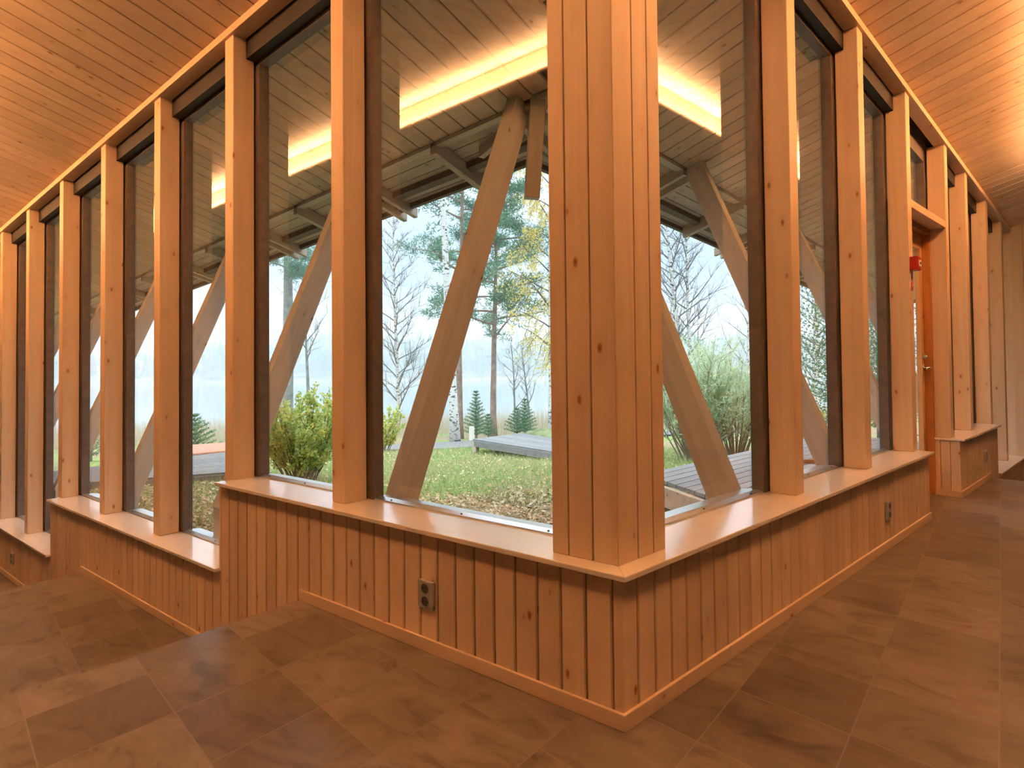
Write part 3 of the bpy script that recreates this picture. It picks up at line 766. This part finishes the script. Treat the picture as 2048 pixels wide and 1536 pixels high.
def boards(mb, corners, z, n, gap, th):
    """planks between two long edges: corners a,b (one edge), d,c (other edge)"""
    a, b_, c, d = [Vector(q+(0,)) for q in corners]
    for k in range(n):
        f0, f1 = (k + gap/2)/n, (k + 1 - gap/2)/n
        p = [a.lerp(d, f0), b_.lerp(c, f0), b_.lerp(c, f1), a.lerp(d, f1)]
        mb.hexa([(v.x, v.y, z-th) for v in p] + [(v.x, v.y, z) for v in p])
deck_out = wood('old_grey_planks', (.26, .27, .27, 1), (.18, .19, .20, 1), 'x', knots=.5, rough=.8, spec=.15, vary=.12)
def boardwalk(name, corners, z, n, th, label, mat, rim=.12, posts=True):
    e = empty(name, (0, 0, 0)); tag(e, label, 'boardwalk')
    cx = sum(q[0] for q in corners)/4; cy = sum(q[1] for q in corners)/4
    e.location = (cx, cy, z-rim); off = (-cx, -cy, -(z-rim))
    m = MB(); boards(m, corners, z, n, .07, th); o = m.build('planks', mat, e); o.location = off
    a, b_, c, d = corners
    for (p, q) in ((a, b_), (b_, c), (c, d), (d, a)):
        m = MB(); m.bar((p[0], p[1], z-th-rim/2), (q[0], q[1], z-th-rim/2), .045, rim, None); o = m.build('edge_beam', deck_out, e); o.location = off
    for p in corners:
        m = MB(); x_ = p[0]*.96+cx*.04; y_ = p[1]*.96+cy*.04
        m.box(x_-.05, x_+.05, y_-.05, y_+.05, gz(x_, y_)-.1, z-th-.01); o = m.build('support_post', weather['z'], e); o.location = off
    return e
boardwalk('boardwalk', [(-8.30, .55), (-7.22, 2.62), (-9.30, 3.55), (-9.45, .75)], -.30, 15, .03, 'grey boardwalk outside the panes on the left', deck_out)
boardwalk('boardwalk', [(-7.75, 7.85), (-4.2, 7.0), (-4.6, 8.3), (-7.6, 9.3)], -.42, 10, .03, 'low grey boardwalk at the edge of the lawn behind the large pane', deck_out)
m = MB(); m.prism([(-9.75, 2.2), (-9.5, 3.7), (-10.6, 4.3), (-11.2, 2.4)], -.62, -.30)
tag(m.build('brick_platform', plain('red_brick', (.55, .25, .17, 1), .9, noise=.2, nscale=12), bevel=.02), 'low reddish brick platform just behind the left boardwalk', 'platform')
# terrace along the right wing
te = empty('wooden_terrace', RS.Wd(4.9, 1.2, -.1), PHI); tag(te, 'grey plank terrace along the right wing', 'terrace')
m = MB()
T0 = Vector((2.62, 1.05)); T1 = Vector((3.10, 1.95))
o_ = .42; k = 0
while o_ < 2.1:
    t0_ = 2.62 + (o_-1.05)*.50
    m.hexa([RS.P(t-4.9, o-1.2, z+.1) for z in (.085, .115) for t, o in ((t0_, o_), (7.4, o_), (7.4, o_+.110), (t0_+.055, o_+.110))]); o_ += .120
m.build('planks', deckwood['x'], te)
m = MB(); a, c = RS.P(2.24-4.9, .40-1.2, .12), RS.P(3.10-4.9, 2.12-1.2, .12)
m.bar((a[0], a[1], .105), (c[0], c[1], .105), .05, .16); m.build('edge_beam', weather['x'], te)
m = MB(); m.box(3.1-4.9, 7.4-4.9, 2.10-1.2, 2.14-1.2, .03, .18); m.build('side_beam', weather['x'], te)
for tt in (3.2, 4.6, 6.0, 7.3):
    m = MB(); m.box(tt-4.95, tt-4.85, 1.95-1.2, 2.05-1.2, -.75, .18); m.build('support_post', weather['z'], te)
m = MB(); m.bar(RS.P(4.55, 1.5, .135), RS.P(5.0, .95, .135), .05, .035)
tag(m.build('loose_batten', plain('rusty_batten', (.35, .14, .06, 1), .7), rz=PHI), 'thin reddish batten lying on the plank terrace', 'batten')
m = MB(); m.box(-.055, .055, -.055, .055, -.2, .42)
tag(m.build('marker_post', white_plastic, loc=(-11.36, 11.77, -1.1)), 'small white post on the path behind the birch', 'post')

# ------------------------------------------------------------------ vegetation
def leafmat(name, cols, rough=.6, trans=.25):
    m, n, b = new_mat(name); geo = n.nodes.new('ShaderNodeNewGeometry'); rp = n.nodes.new('ShaderNodeValToRGB')
    e = rp.color_ramp.elements
    for i, c in enumerate(cols):
        if i < 2: k = e[i]; k.position = i/max(1, len(cols)-1)
        else: k = e.new(i/(len(cols)-1))
        k.color = c + (1,)
    for i, c in enumerate(cols): e[i].color = c + (1,); e[i].position = i/max(1, len(cols)-1)
    n.links.new(geo.outputs['Random Per Island'], rp.inputs[0]); n.links.new(rp.outputs[0], b.inputs['Base Color'])
    b.inputs['Roughness'].default_value = rough; b.inputs['Specular IOR Level'].default_value = .2
    tl_ = n.nodes.new('ShaderNodeBsdfTranslucent'); n.links.new(rp.outputs[0], tl_.inputs['Color'])
    mx = n.nodes.new('ShaderNodeMixShader'); mx.inputs[0].default_value = trans
    out = [q for q in n.nodes if q.type == 'OUTPUT_MATERIAL'][0]
    n.links.new(b.outputs[0], mx.inputs[1]); n.links.new(tl_.outputs[0], mx.inputs[2]); n.links.new(mx.outputs[0], out.inputs[0])
    return m
def birch_bark():
    m, n, b = new_mat('birch_bark'); N = n.nodes.new; L = n.links.new
    tc = N('ShaderNodeTexCoord'); mp = N('ShaderNodeMapping'); mp.inputs['Scale'].default_value = (6, 6, 13)
    nz = N('ShaderNodeTexNoise'); nz.inputs['Scale'].default_value = 1.4; nz.inputs['Detail'].default_value = 5
    rp = N('ShaderNodeValToRGB'); e = rp.color_ramp.elements; e[0].position = .38; e[0].color = (.06, .055, .05, 1); e[1].position = .47; e[1].color = (.68, .68, .66, 1)
    L(tc.outputs['Object'], mp.inputs[0]); L(mp.outputs[0], nz.inputs['Vector']); L(nz.outputs[0], rp.inputs[0]); L(rp.outputs[0], b.inputs['Base Color'])
    b.inputs['Roughness'].default_value = .8; return m
birch = birch_bark()
grey_bark = plain('grey_bark', (.24, .25, .24, 1), .9, noise=.35, nscale=6, bump=.3)
pine_bark = plain('pine_bark', (.34, .23, .19, 1), .9, noise=.35, nscale=5, bump=.4)
twig_m = plain('bare_twigs', (.17, .15, .14, 1), .8)
needle = leafmat('pine_needles', [(.10, .22, .14), (.18, .33, .22), (.26, .42, .27)])
spruce_n = leafmat('spruce_needles', [(.09, .20, .12), (.16, .31, .17), (.25, .42, .22)])
yellow_l = leafmat('yellow_birch_leaves', [(.75, .58, .12), (.92, .78, .22), (.85, .74, .34)], trans=.4)
bush_l = leafmat('bush_leaves', [(.30, .46, .14), (.48, .60, .20), (.66, .68, .22), (.72, .62, .18)], trans=.4)
willow_l = leafmat('willow_leaves', [(.44, .58, .36), (.60, .72, .50), (.72, .78, .56)], trans=.4)
reed_m = leafmat('dry_reeds', [(.45, .38, .27), (.62, .54, .40), (.55, .47, .36)], trans=.2)

def rnd(a, b): return random.uniform(a, b)
def rvec(): return Vector((rnd(-1, 1), rnd(-1, 1), rnd(-1, 1)))
def curve_pts(p, d, L, n, wob, lift=0.0):
    pts = [p.copy()]; d = d.normalized()
    for i in range(n):
        d = (d + rvec()*wob + Vector((0, 0, lift))).normalized(); p = p + d*(L/n); pts.append(p.copy())
    return pts, d
def bare_tree(name, loc, h, r, label, cat='tree', group=None, bark=None, seed=1, spread=.22, nb=26, first=.25, lean=(0, 0), leaves=None, droop=0.0, sub=5, fork=None):
    random.seed(seed); bark = bark or birch
    root = empty(name, loc); tag(root, label, cat, group)
    tr = MB(); d = Vector((lean[0], lean[1], 1))
    pts = [Vector((0, 0, -.15))]; p = pts[0]; n = 12
    for i in range(n):
        d = (d + Vector((rnd(-.03, .03), rnd(-.03, .03), .02))).normalized(); p = p + d*((h+.15)/n); pts.append(p.copy())
    rad = [r*(1-.93*i/n)**.85 * (1.35 if i == 0 else 1) for i in range(n+1)]
    tr.tube(pts, rad, 9); tr.build('trunk', bark, root, smooth=True, recalc=False)
    br = MB(); tips = []
    def at(f):
        x = f*n; i = min(int(x), n-1); return pts[i].lerp(pts[i+1], x-i), rad[i]*(1-(x-i))+rad[i+1]*(x-i)
    for k in range(nb):
        f = first + (0.97-first)*((k+rnd(0, .8))/nb); q, rr = at(f)
        an = k*2.4+rnd(-.5, .5); L = h*spread*(1.15-f*.85)*rnd(.7, 1.2)
        dd = Vector((math.cos(an), math.sin(an), rnd(.55, 1.1)))
        bp, bd = curve_pts(q, dd, L, 5, .12, .03 - droop*.08)
        br0 = max(.006, min(rr*.55, .012+L*.011))
        br.tube(bp, [br0*(1-.8*j/5) for j in range(6)], 5, cap=False)
        for s_ in range(sub):
            j = random.choice((1, 2, 3, 4, 5)); sd_ = (bd + rvec()*.75 + Vector((0, 0, .25-droop))).normalized()
            sp_, sdir = curve_pts(bp[j], sd_, L*rnd(.28, .5), 4, .16, .02-droop*.2)
            br.tube(sp_, [max(.0035, br0*.42*(1-.75*i/4)) for i in range(5)], 3, cap=False); tips.append(sp_)
            for w in range(3):
                tp, _ = curve_pts(sp_[random.choice((1, 2, 3, 4))], sdir + rvec()*.8 - Vector((0, 0, droop*.6)), L*rnd(.12, .26), 3, .2, -droop*.3)
                br.tube(tp, [.0042, .0034, .0028, .002], 3, cap=False); tips.append(tp)
    br.build('branches', twig_m, root, recalc=False)
    if leaves:
        lm = MB()
        for tp in tips:
            for _ in range(leaves):
                q = random.choice(tp) + rvec()*.10; s_ = rnd(.020, .036)
                a = rvec().normalized()*s_; b_ = rvec().normalized()*s_
                lm.quad(q-a, q-b_, q+a, q+b_)
        lm.build('leaves', yellow_l, root, recalc=False)
    return root
def needle_clump(mb, c, r, n, ln, up_=.3):
    for _ in range(n):
        q = c + Vector((rnd(-1, 1)*r, rnd(-1, 1)*r, rnd(-.55, .55)*r)); d = (rvec() + Vector((0, 0, up_)) + (q-c)*.8/r).normalized()*ln
        s_ = d.cross(rvec()).normalized()*ln*.10
        mb.tri(q-s_, q+s_, q+d)
def pine_tree(name, loc, h, r, label, seed, first=.45, spread=.2, nb=22, lean=(0, 0), bark=None, dens=1.0, group=None):
    random.seed(seed); root = empty(name, loc); tag(root, label, 'tree', group)
    tr = MB(); p = Vector((0, 0, -.15)); d = Vector((lean[0], lean[1], 1)); pts = [p]; n = 12
    for i in range(n):
        d = (d + Vector((rnd(-.025, .025), rnd(-.025, .025), .01))).normalized(); p = p + d*((h+.15)/n); pts.append(p)
    rad = [r*(1-.85*i/n)*(1.25 if i == 0 else 1) for i in range(n+1)]
    tr.tube(pts, rad, 10); tr.build('trunk', bark or pine_bark, root, smooth=True, recalc=False)
    br = MB(); fo = MB()
    for k in range(nb):
        f = first + (.98-first)*((k+rnd(0, .7))/nb); x = f*n; i = min(int(x), n-1); q = pts[i].lerp(pts[i+1], x-i)
        an = k*2.4+rnd(-.4, .4); L = h*spread*(1.25-f)*rnd(.8, 1.25)+.3
        bp, bd = curve_pts(q, Vector((math.cos(an), math.sin(an), rnd(-.05, .35))), L, 6, .13, .03)
        br.tube(bp, [max(.012, .016+L*.012)*(1-.8*j/6) for j in range(7)], 5, cap=False)
        for j in range(2, 7):
            for _ in range(int(4*dens)):
                sp_, _d = curve_pts(bp[j], bd*.6+rvec()*.8+Vector((0, 0, .25)), L*rnd(.12, .28), 2, .1, .1)
                br.tube(sp_, [.010, .007, .004], 3, cap=False)
                needle_clump(fo, sp_[2], rnd(.15, .24), int(44*dens), rnd(.14, .19))
                needle_clump(fo, sp_[1], rnd(.10, .16), int(14*dens), rnd(.11, .15))
    br.build('branches', bark or pine_bark, root, recalc=False); fo.build('needles', needle, root, recalc=False)
    return root
def spruce(name, loc, h, w, label, seed, group=None, mat=None, dens=1.0):
    random.seed(seed); root = empty(name, loc); tag(root, label, 'tree', group)
    tr = MB(); tr.tube([(0, 0, -.1), (0, 0, h)], [.03*h/1.5+.01, .006], 6); tr.build('trunk', grey_bark, root, recalc=False)
    fo = MB(); nl = int(h*9)
    for k in range(nl):
        f = (k+.5)/nl; z = h*(.06+.92*f); L = w*(1-f)**.9*rnd(.8, 1.15)+.03
        for j in range(11):
            an = j*.571+k*1.3+rnd(-.2, .2); d = Vector((math.cos(an), math.sin(an), .30+.4*f))
            m = max(3, int(L*26*dens))
            for i in range(m):
                q = Vector((0, 0, z)) + d*L*(i+.5)/m
                for _ in range(6):
                    e = (d*.8+rvec()*.8).normalized()*rnd(.05, .08); s_ = e.cross(rvec()).normalized()*.008
                    fo.tri(q-s_, q+s_, q+e)
    fo.build('needles', mat or spruce_n, root, recalc=False); return root
def shrub(name, loc, h, w, label, seed, leaf, stems=26, lpc=60, lsz=.045, narrow=1.0, upright=.9, low=.15, bark=None, n2=5):
    random.seed(seed); root = empty(name, loc); tag(root, label, 'shrub')
    st = MB(); lf = MB()
    for k in range(stems):
        an = rnd(0, 6.28); rr = rnd(0, .22)*w; q = Vector((math.cos(an)*rr, math.sin(an)*rr, -.08))
        d = Vector((math.cos(an)*w/h*rnd(.2, 1.0), math.sin(an)*w/h*rnd(.2, 1.0), upright))
        bp, bd = curve_pts(q, d, h*rnd(.7, 1.1), 6, .09, .03)
        st.tube(bp, [.012*(1-.8*j/6)+.002 for j in range(7)], 4, cap=False)
        for s_ in range(n2):
            j = random.choice((2, 3, 4, 5, 6)); sp_, _d = curve_pts(bp[j], bd+rvec()*.7, h*rnd(.15, .35), 3, .15, .05)
            st.tube(sp_, [.005, .004, .003, .002], 3, cap=False)
            for _ in range(lpc//n2):
                f = rnd(0, 3); i = min(int(f), 2); c = sp_[i].lerp(sp_[i+1], f-i) + rvec()*.035*h
                if c.z < low*h and rnd(0, 1) < .7: continue
                a = (_d*.8 + rvec()).normalized()*lsz*rnd(.7, 1.3); b_ = a.cross(rvec()).normalized()*lsz*.55*narrow
                lf.quad(c-a, c+b_, c+a, c-b_)
    st.build('stems', bark or twig_m, root, recalc=False); lf.build('leaves', leaf, root, recalc=False); return root

willow_bark = plain('willow_bark', (.30, .24, .18, 1), .85)
def G(x, y): return (x, y, gz(x, y))
bare_tree('birch', G(-17.98, 14.7), 10.5, .085, 'slender bare birch by the water, left of the near strut', seed=3, spread=.17, nb=52, first=.10, sub=9)
bare_tree('birch', G(-11.23, 10.93), 13.0, .135, 'thick white birch trunk standing beside the path', seed=4, first=.6, nb=14, spread=.12)
pine_tree('pine', G(-13.01, 14.72), 9.6, .125, 'pine with a pinkish trunk and broad needle clumps in the large pane', seed=5, first=.36, spread=.26, nb=28, dens=.85, lean=(-.02, -.02))
pine_tree('pine', G(-13.2, 13.2), 11.5, .12, 'taller pine behind the white birch, its crown left of the strut', seed=15, first=.42, spread=.20, nb=20, dens=.75)
bare_tree('birch', G(-10.01, 13.88), 12.0, .085, 'yellow-leaved birch beside the corner column', seed=6, spread=.15, nb=46, first=.16, leaves=13, droop=.9, sub=8)
bare_tree('young_tree', G(-14.6, 17.94), 3.9, .05, 'thin forked bare tree right of the pink pine trunk', seed=8, spread=.36, nb=14, first=.25, bark=grey_bark)
bare_tree('young_tree', G(-13.78, 17.93), 3.8, .05, 'thin leaning bare tree left of the yellow birch', seed=9, spread=.3, nb=14, first=.3, bark=grey_bark, lean=(-.1, .0))
spruce('young_spruce', G(-12.13, 12.83), 1.55, .42, 'pointed young spruce right of the white birch trunk', 11, 'young spruces at the shore')
spruce('young_spruce', G(-12.51, 13.85), .80, .30, 'small young spruce left of the pink pine trunk', 12, 'young spruces at the shore')
spruce('young_spruce', G(-12.0, 14.75), .95, .48, 'bushy young spruce right of the pink pine trunk', 13, 'young spruces at the shore')
spruce('young_spruce', G(-11.54, 14.61), 1.25, .45, 'young spruce below the thin leaning tree', 14, 'young spruces at the shore')
spruce('young_pine', G(-16.34, 15.02), .75, .35, 'tiny pine sapling between strut and white birch', 16, mat=needle, dens=.5)
pine_tree('pine', G(-19.62, 10.76), 12.0, .26, 'thick grey pine trunk behind the green bush', seed=17, first=.46, spread=.16, nb=18, bark=grey_bark)
bare_tree('young_tree', G(-21.7, 13.07), 7.6, .085, 'bare forked tree right of the thick grey trunk', seed=18, spread=.30, nb=18, first=.42, bark=grey_bark, sub=7)
shrub('green_bush', G(-6.35, 2.95), 1.12, .75, 'yellow-green bush outside the pane above the step', 21, bush_l, stems=44, lpc=220, lsz=.028)
shrub('green_bush', G(-9.86, 7.20), .85, .38, 'small yellow-green bush left of the near strut base', 22, bush_l, stems=22, lpc=110, lsz=.038)
spruce('juniper', G(-13.66, 4.85), 1.02, .55, 'dark juniper beyond the left boardwalk', 23, mat=spruce_n)
spruce('young_pine', G(-14.37, 3.0), 1.1, .50, 'young pine behind the far end of the left boardwalk', 24, mat=needle, dens=.6)
bare_tree('birch', G(-7.68, 18.58), 11.0, .12, 'bare birch right of the corner column, left stem of two', seed=31, spread=.16, nb=46, first=.22, sub=9)
bare_tree('birch', G(-7.45, 18.96), 10.5, .085, 'bare birch right of the corner column, right stem of two', seed=32, spread=.17, nb=34, first=.25, lean=(-.01, .0), sub=6)
bare_tree('birch', G(-9.84, 22.0), 9.0, .06, 'thin bare birch at the edge of the corner column', seed=33, spread=.18, nb=30, first=.2)
bare_tree('birch', G(-7.36, 24.03), 7.6, .06, 'small bare birch behind the right strut', seed=34, spread=.24, nb=30, first=.12)
bare_tree('birch', G(-4.9, 24.5), 8.0, .06, 'thin bare birch hidden partly by the first right stud', seed=35, spread=.22, nb=30, first=.15)
bare_tree('birch', G(-3.56, 18.85), 9.5, .08, 'birch with a few yellow leaves in the second right pane', seed=36, spread=.18, nb=34, first=.2, leaves=1, droop=.5)
shrub('willow_bush', G(-2.99, 7.95), 1.62, 1.0, 'feathery grey-green willow bush left of the right strut', 41, willow_l, stems=46, lpc=240, lsz=.058, narrow=.26, low=.40, n2=9, bark=willow_bark)
shrub('willow_bush', G(-2.62, 8.75), 1.68, 1.0, 'feathery willow bush behind the right strut', 42, willow_l, stems=46, lpc=240, lsz=.058, narrow=.26, low=.40, n2=9, bark=willow_bark)
shrub('green_bush', G(-1.29, 8.7), .80, .7, 'low yellow-green bush in the second right pane', 43, bush_l, stems=36, lpc=110, lsz=.038)
spruce('spruce', G(-1.35, 11.1), 5.2, 1.35, 'spruce with drooping branches at the edge of the second right pane', 44, dens=.5)
spruce('spruce', G(-.95, 12.3), 4.8, 1.2, 'spruce seen in the third right pane', 45, dens=.5)
# mossy rock
random.seed(50); bm = bmesh.new(); bmesh.ops.create_icosphere(bm, subdivisions=3, radius=.42)
for v in bm.verts: v.co = Vector((v.co.x*1.3, v.co.y, v.co.z*.62)) * (1+.12*math.sin(v.co.x*9+v.co.y*7)+rnd(-.03, .03))
me = bpy.data.meshes.new('mossy_rock'); bm.to_mesh(me); bm.free(); me.materials.append(plain('mossy_stone', (.20, .23, .11, 1), .95, noise=.5, nscale=3, bump=.5))
rk = bpy.data.objects.new('mossy_rock', me); COL.objects.link(rk); rk.location = (-9.4, 12.6, gz(-9.4, 12.6)+.05)
tag(rk, 'mossy rock at the foot of the yellow birch', 'rock')

# grass, fallen leaves, reeds: uncountable, built as one mesh each
def scatter_mesh(name, verts, faces_n, mat, label, cat, k):
    n = len(verts)//k; me = bpy.data.meshes.new(name)
    me.vertices.add(len(verts)); me.vertices.foreach_set('co', np.asarray(verts, dtype=np.float32).ravel())
    me.loops.add(n*k); me.loops.foreach_set('vertex_index', np.arange(n*k, dtype=np.int32))
    me.polygons.add(n); me.polygons.foreach_set('loop_start', np.arange(0, n*k, k, dtype=np.int32))
    me.polygons.foreach_set('loop_total', np.full(n, k, dtype=np.int32))
    me.update(); me.validate(); me.materials.append(mat)
    o = bpy.data.objects.new(name, me); COL.objects.link(o); tag(o, label, cat, kind='stuff'); return o
rg = np.random.default_rng(5)
def gzv(x, y): return .05 + .055*x - .045*y + .05*np.sin(x*.9+1)*np.sin(y*.8)*np.clip((-x+y-3)/8, 0, 1)
def pts_in(n, box, test):
    out = []
    while sum(len(q) for q in out) < n:
        x = rg.uniform(box[0], box[1], n); y = rg.uniform(box[2], box[3], n); k = test(x, y); out.append(np.stack([x[k], y[k]], 1))
    return np.concatenate(out)[:n]
outside = lambda x, y: (y > .45) & (x*SP - y*CP < -.45)
def grassy(x, y):
    d = np.hypot(x+.5, y-.5); nzv = np.sin(x*1.7+y*.6)+np.sin(y*2.1-x*1.1)+.7*np.sin(x*4.1+y*3.3)
    return outside(x, y) & ((d > 3.6+.5*nzv) | (rg.uniform(0, 1, x.shape) < .12)) & (d < 12.5)
def blades(P, h0, h1, w, lean):
    n = len(P); z = gzv(P[:, 0], P[:, 1]); h = rg.uniform(h0, h1, n); a = rg.uniform(0, 6.283, n); b = rg.uniform(0, 6.283, n)
    ww = rg.uniform(.6, 1.2, n)*w; lx = np.cos(b)*h*rg.uniform(0, lean, n); ly = np.sin(b)*h*rg.uniform(0, lean, n)
    v = np.zeros((n, 3, 3))
    v[:, 0] = np.stack([P[:, 0]-np.cos(a)*ww, P[:, 1]-np.sin(a)*ww, z-.01], 1)
    v[:, 1] = np.stack([P[:, 0]+np.cos(a)*ww, P[:, 1]+np.sin(a)*ww, z-.01], 1)
    v[:, 2] = np.stack([P[:, 0]+lx, P[:, 1]+ly, z+h], 1)
    return v.reshape(-1, 3)
grass_m = leafmat('lawn_grass', [(.13, .30, .07), (.24, .44, .12), (.36, .52, .18), (.54, .54, .30)], trans=.35)
P = pts_in(90000, (-9.5, -.8, .5, 10.5), grassy)
scatter_mesh('grass', blades(P, .03, .11, .0035, .9), None, grass_m, 'green lawn grass outside the corner', 'grass', 3)
dry_m = leafmat('dry_grass', [(.55, .48, .30), (.70, .63, .44), (.48, .44, .22)], trans=.3)
P = pts_in(16000, (-10, .5, .5, 11), lambda x, y: outside(x, y))
scatter_mesh('dry_grass', blades(P, .04, .20, .003, 1.2), None, dry_m, 'dry yellow grass stalks over the lawn', 'grass', 3)
leaf_m = leafmat('fallen_leaves', [(.22, .13, .07), (.42, .28, .15), (.58, .46, .30), (.70, .62, .47), (.52, .40, .12)], trans=.1)
def litter(x, y):
    d = np.hypot(x+.5, y-.5); return outside(x, y) & (rg.uniform(0, 1, x.shape) < np.where((d < 4.2) | (y < 2.2), 1.0, .16)) & (d < 11)
P = pts_in(38000, (-10.5, .3, .45, 10), litter); n = len(P); z = gzv(P[:, 0], P[:, 1])+rg.uniform(.005, .05, n)
a = rg.uniform(0, 6.283, n); s_ = rg.uniform(.012, .030, n); tl2 = rg.uniform(-.6, .6, (n, 2))
v = np.zeros((n, 4, 3))
for k, (ux, uy) in enumerate(((1, 0), (0, .62), (-1, 0), (0, -.62))):
    dx = (ux*np.cos(a)-uy*np.sin(a))*s_; dy = (ux*np.sin(a)+uy*np.cos(a))*s_
    v[:, k] = np.stack([P[:, 0]+dx, P[:, 1]+dy, z+dx*tl2[:, 0]+dy*tl2[:, 1]], 1)
scatter_mesh('fallen_leaves', v.reshape(-1, 3), None, leaf_m, 'brown fallen leaves under the windows', 'leaves', 4)
def shore(x, y):
    b = .05+.055*x-.045*y; return (b < -1.35) & (b > -2.1) & (-x+y > 12)
P = pts_in(22000, (-38, -1, 1, 46), shore)
scatter_mesh('reeds', blades(P, .45, 1.05, .010, .35), None, reed_m, 'pale dry reeds along the shore', 'reeds', 3)

# far shore: low bank with misty forest
far = MB(); random.seed(60); fr_ = MB()
ux, uy = -.66, .75                       # outward direction over the lake
vx, vy = -uy, ux
def fp(d, s): return (ux*d+vx*s, uy*d+vy*s)
for k in range(70):
    s0, s1 = -230+k*6.6, -230+(k+1)*6.6
    p = [fp(128+6*math.sin(s0*.03), s0), fp(128+6*math.sin(s1*.03), s1), fp(175, s1), fp(175, s0)]
    far.hexa([(x, y, -2.6) for x, y in p] + [(p[0][0], p[0][1], -1.9), (p[1][0], p[1][1], -1.9), (p[2][0], p[2][1], 1.2), (p[3][0], p[3][1], 1.2)])
tag(far.build('far_shore', plain('far_bank', (.30, .27, .18, 1), .95)), 'low bank across the lake', kind='structure')
for k in range(1500):
    s_ = rnd(-225, 225); d = rnd(134, 172); x, y = fp(d, s_); hgt = (rnd(5.5, 8.5) + 1.6*math.sin(s_*.05) + 1.0*math.sin(s_*.017+2)) * (1.35 if random.random() < .06 else 1); base = -1.9+(d-128)*.06
    n = 6; w_ = hgt*rnd(.14, .26)
    if random.random() < .6:
        i = len(fr_.v)
        for j in range(3):
            zz = base + hgt*(.1+.28*j); rr = w_*(1-.27*j); i = len(fr_.v)
            fr_.v += [(x+math.cos(a_*1.047)*rr*rnd(.8, 1.2), y+math.sin(a_*1.047)*rr*rnd(.8, 1.2), zz) for a_ in range(n)] + [(x, y, base+hgt*(.55+.225*j))]
            fr_.f += [(i+q, i+(q+1) % n, i+n) for q in range(n)]
    else:
        for j in range(5):
            c = Vector((x+rnd(-1, 1)*w_, y+rnd(-1, 1)*w_, base+hgt*rnd(.35, .8))); i = len(fr_.v); rr = w_*rnd(.5, .9)
            fr_.v += [tuple(c+Vector(q)*rr) for q in ((1, 0, 0), (-1, 0, 0), (0, 1, 0), (0, -1, 0), (0, 0, 1.5), (0, 0, -1.2))]
            fr_.f += [tuple(i+q for q in f_) for f_ in ((0, 2, 4), (2, 1, 4), (1, 3, 4), (3, 0, 4), (2, 0, 5), (1, 2, 5), (3, 1, 5), (0, 3, 5))]
ff = leafmat('far_forest_green', [(.05, .10, .05), (.09, .15, .07), (.16, .16, .08), (.20, .18, .10)], trans=0.0)
tag(fr_.build('far_forest', ff, recalc=False), 'misty forest across the lake', 'forest', kind='stuff')
P = []
for k in range(2500):
    s_ = rnd(-200, 200); x, y = fp(126.5+6*math.sin(s_*.03)+rnd(0, 2), s_); h = rnd(.5, 1.1)
    P += [(x-.1, y-.08, -2.0), (x+.1, y+.08, -2.0), (x+rnd(-.1, .1), y, -2.0+h)]
scatter_mesh('reeds', np.array(P), None, reed_m, 'thin strip of ochre reeds on the far shore', 'reeds', 3)
# mist lying over the lake
mm = bpy.data.materials.new('mist'); mm.use_nodes = True; n = mm.node_tree; n.nodes.clear()
out = n.nodes.new('ShaderNodeOutputMaterial'); vs = n.nodes.new('ShaderNodeVolumeScatter')
vs.inputs['Color'].default_value = (.80, .92, 1, 1); vs.inputs['Density'].default_value = .0085; vs.inputs['Anisotropy'].default_value = .2
n.links.new(vs.outputs[0], out.inputs['Volume'])
m = MB(); q = [fp(86, -240), fp(86, 240), fp(200, 240), fp(200, -240)]
m.hexa([(x, y, -1.95) for x, y in q] + [(x, y, 11) for x, y in q])
tag(m.build('mist', mm), 'pale mist over the lake', 'mist', kind='stuff')
m2_ = bpy.data.materials.new('shore_haze'); m2_.use_nodes = True; n = m2_.node_tree; n.nodes.clear()
out = n.nodes.new('ShaderNodeOutputMaterial'); vs = n.nodes.new('ShaderNodeVolumeScatter')
vs.inputs['Color'].default_value = (.80, .93, 1, 1); vs.inputs['Density'].default_value = .0065; vs.inputs['Anisotropy'].default_value = .2
n.links.new(vs.outputs[0], out.inputs['Volume'])
m = MB(); q = [fp(13, -150), fp(13, 150), fp(85.9, 200), fp(85.9, -200)]
m.hexa([(x, y, -1.95) for x, y in q] + [(x, y, 10.8) for x, y in q])
tag(m.build('mist', m2_), 'thin haze between the lawn and the open lake', 'mist', kind='stuff')
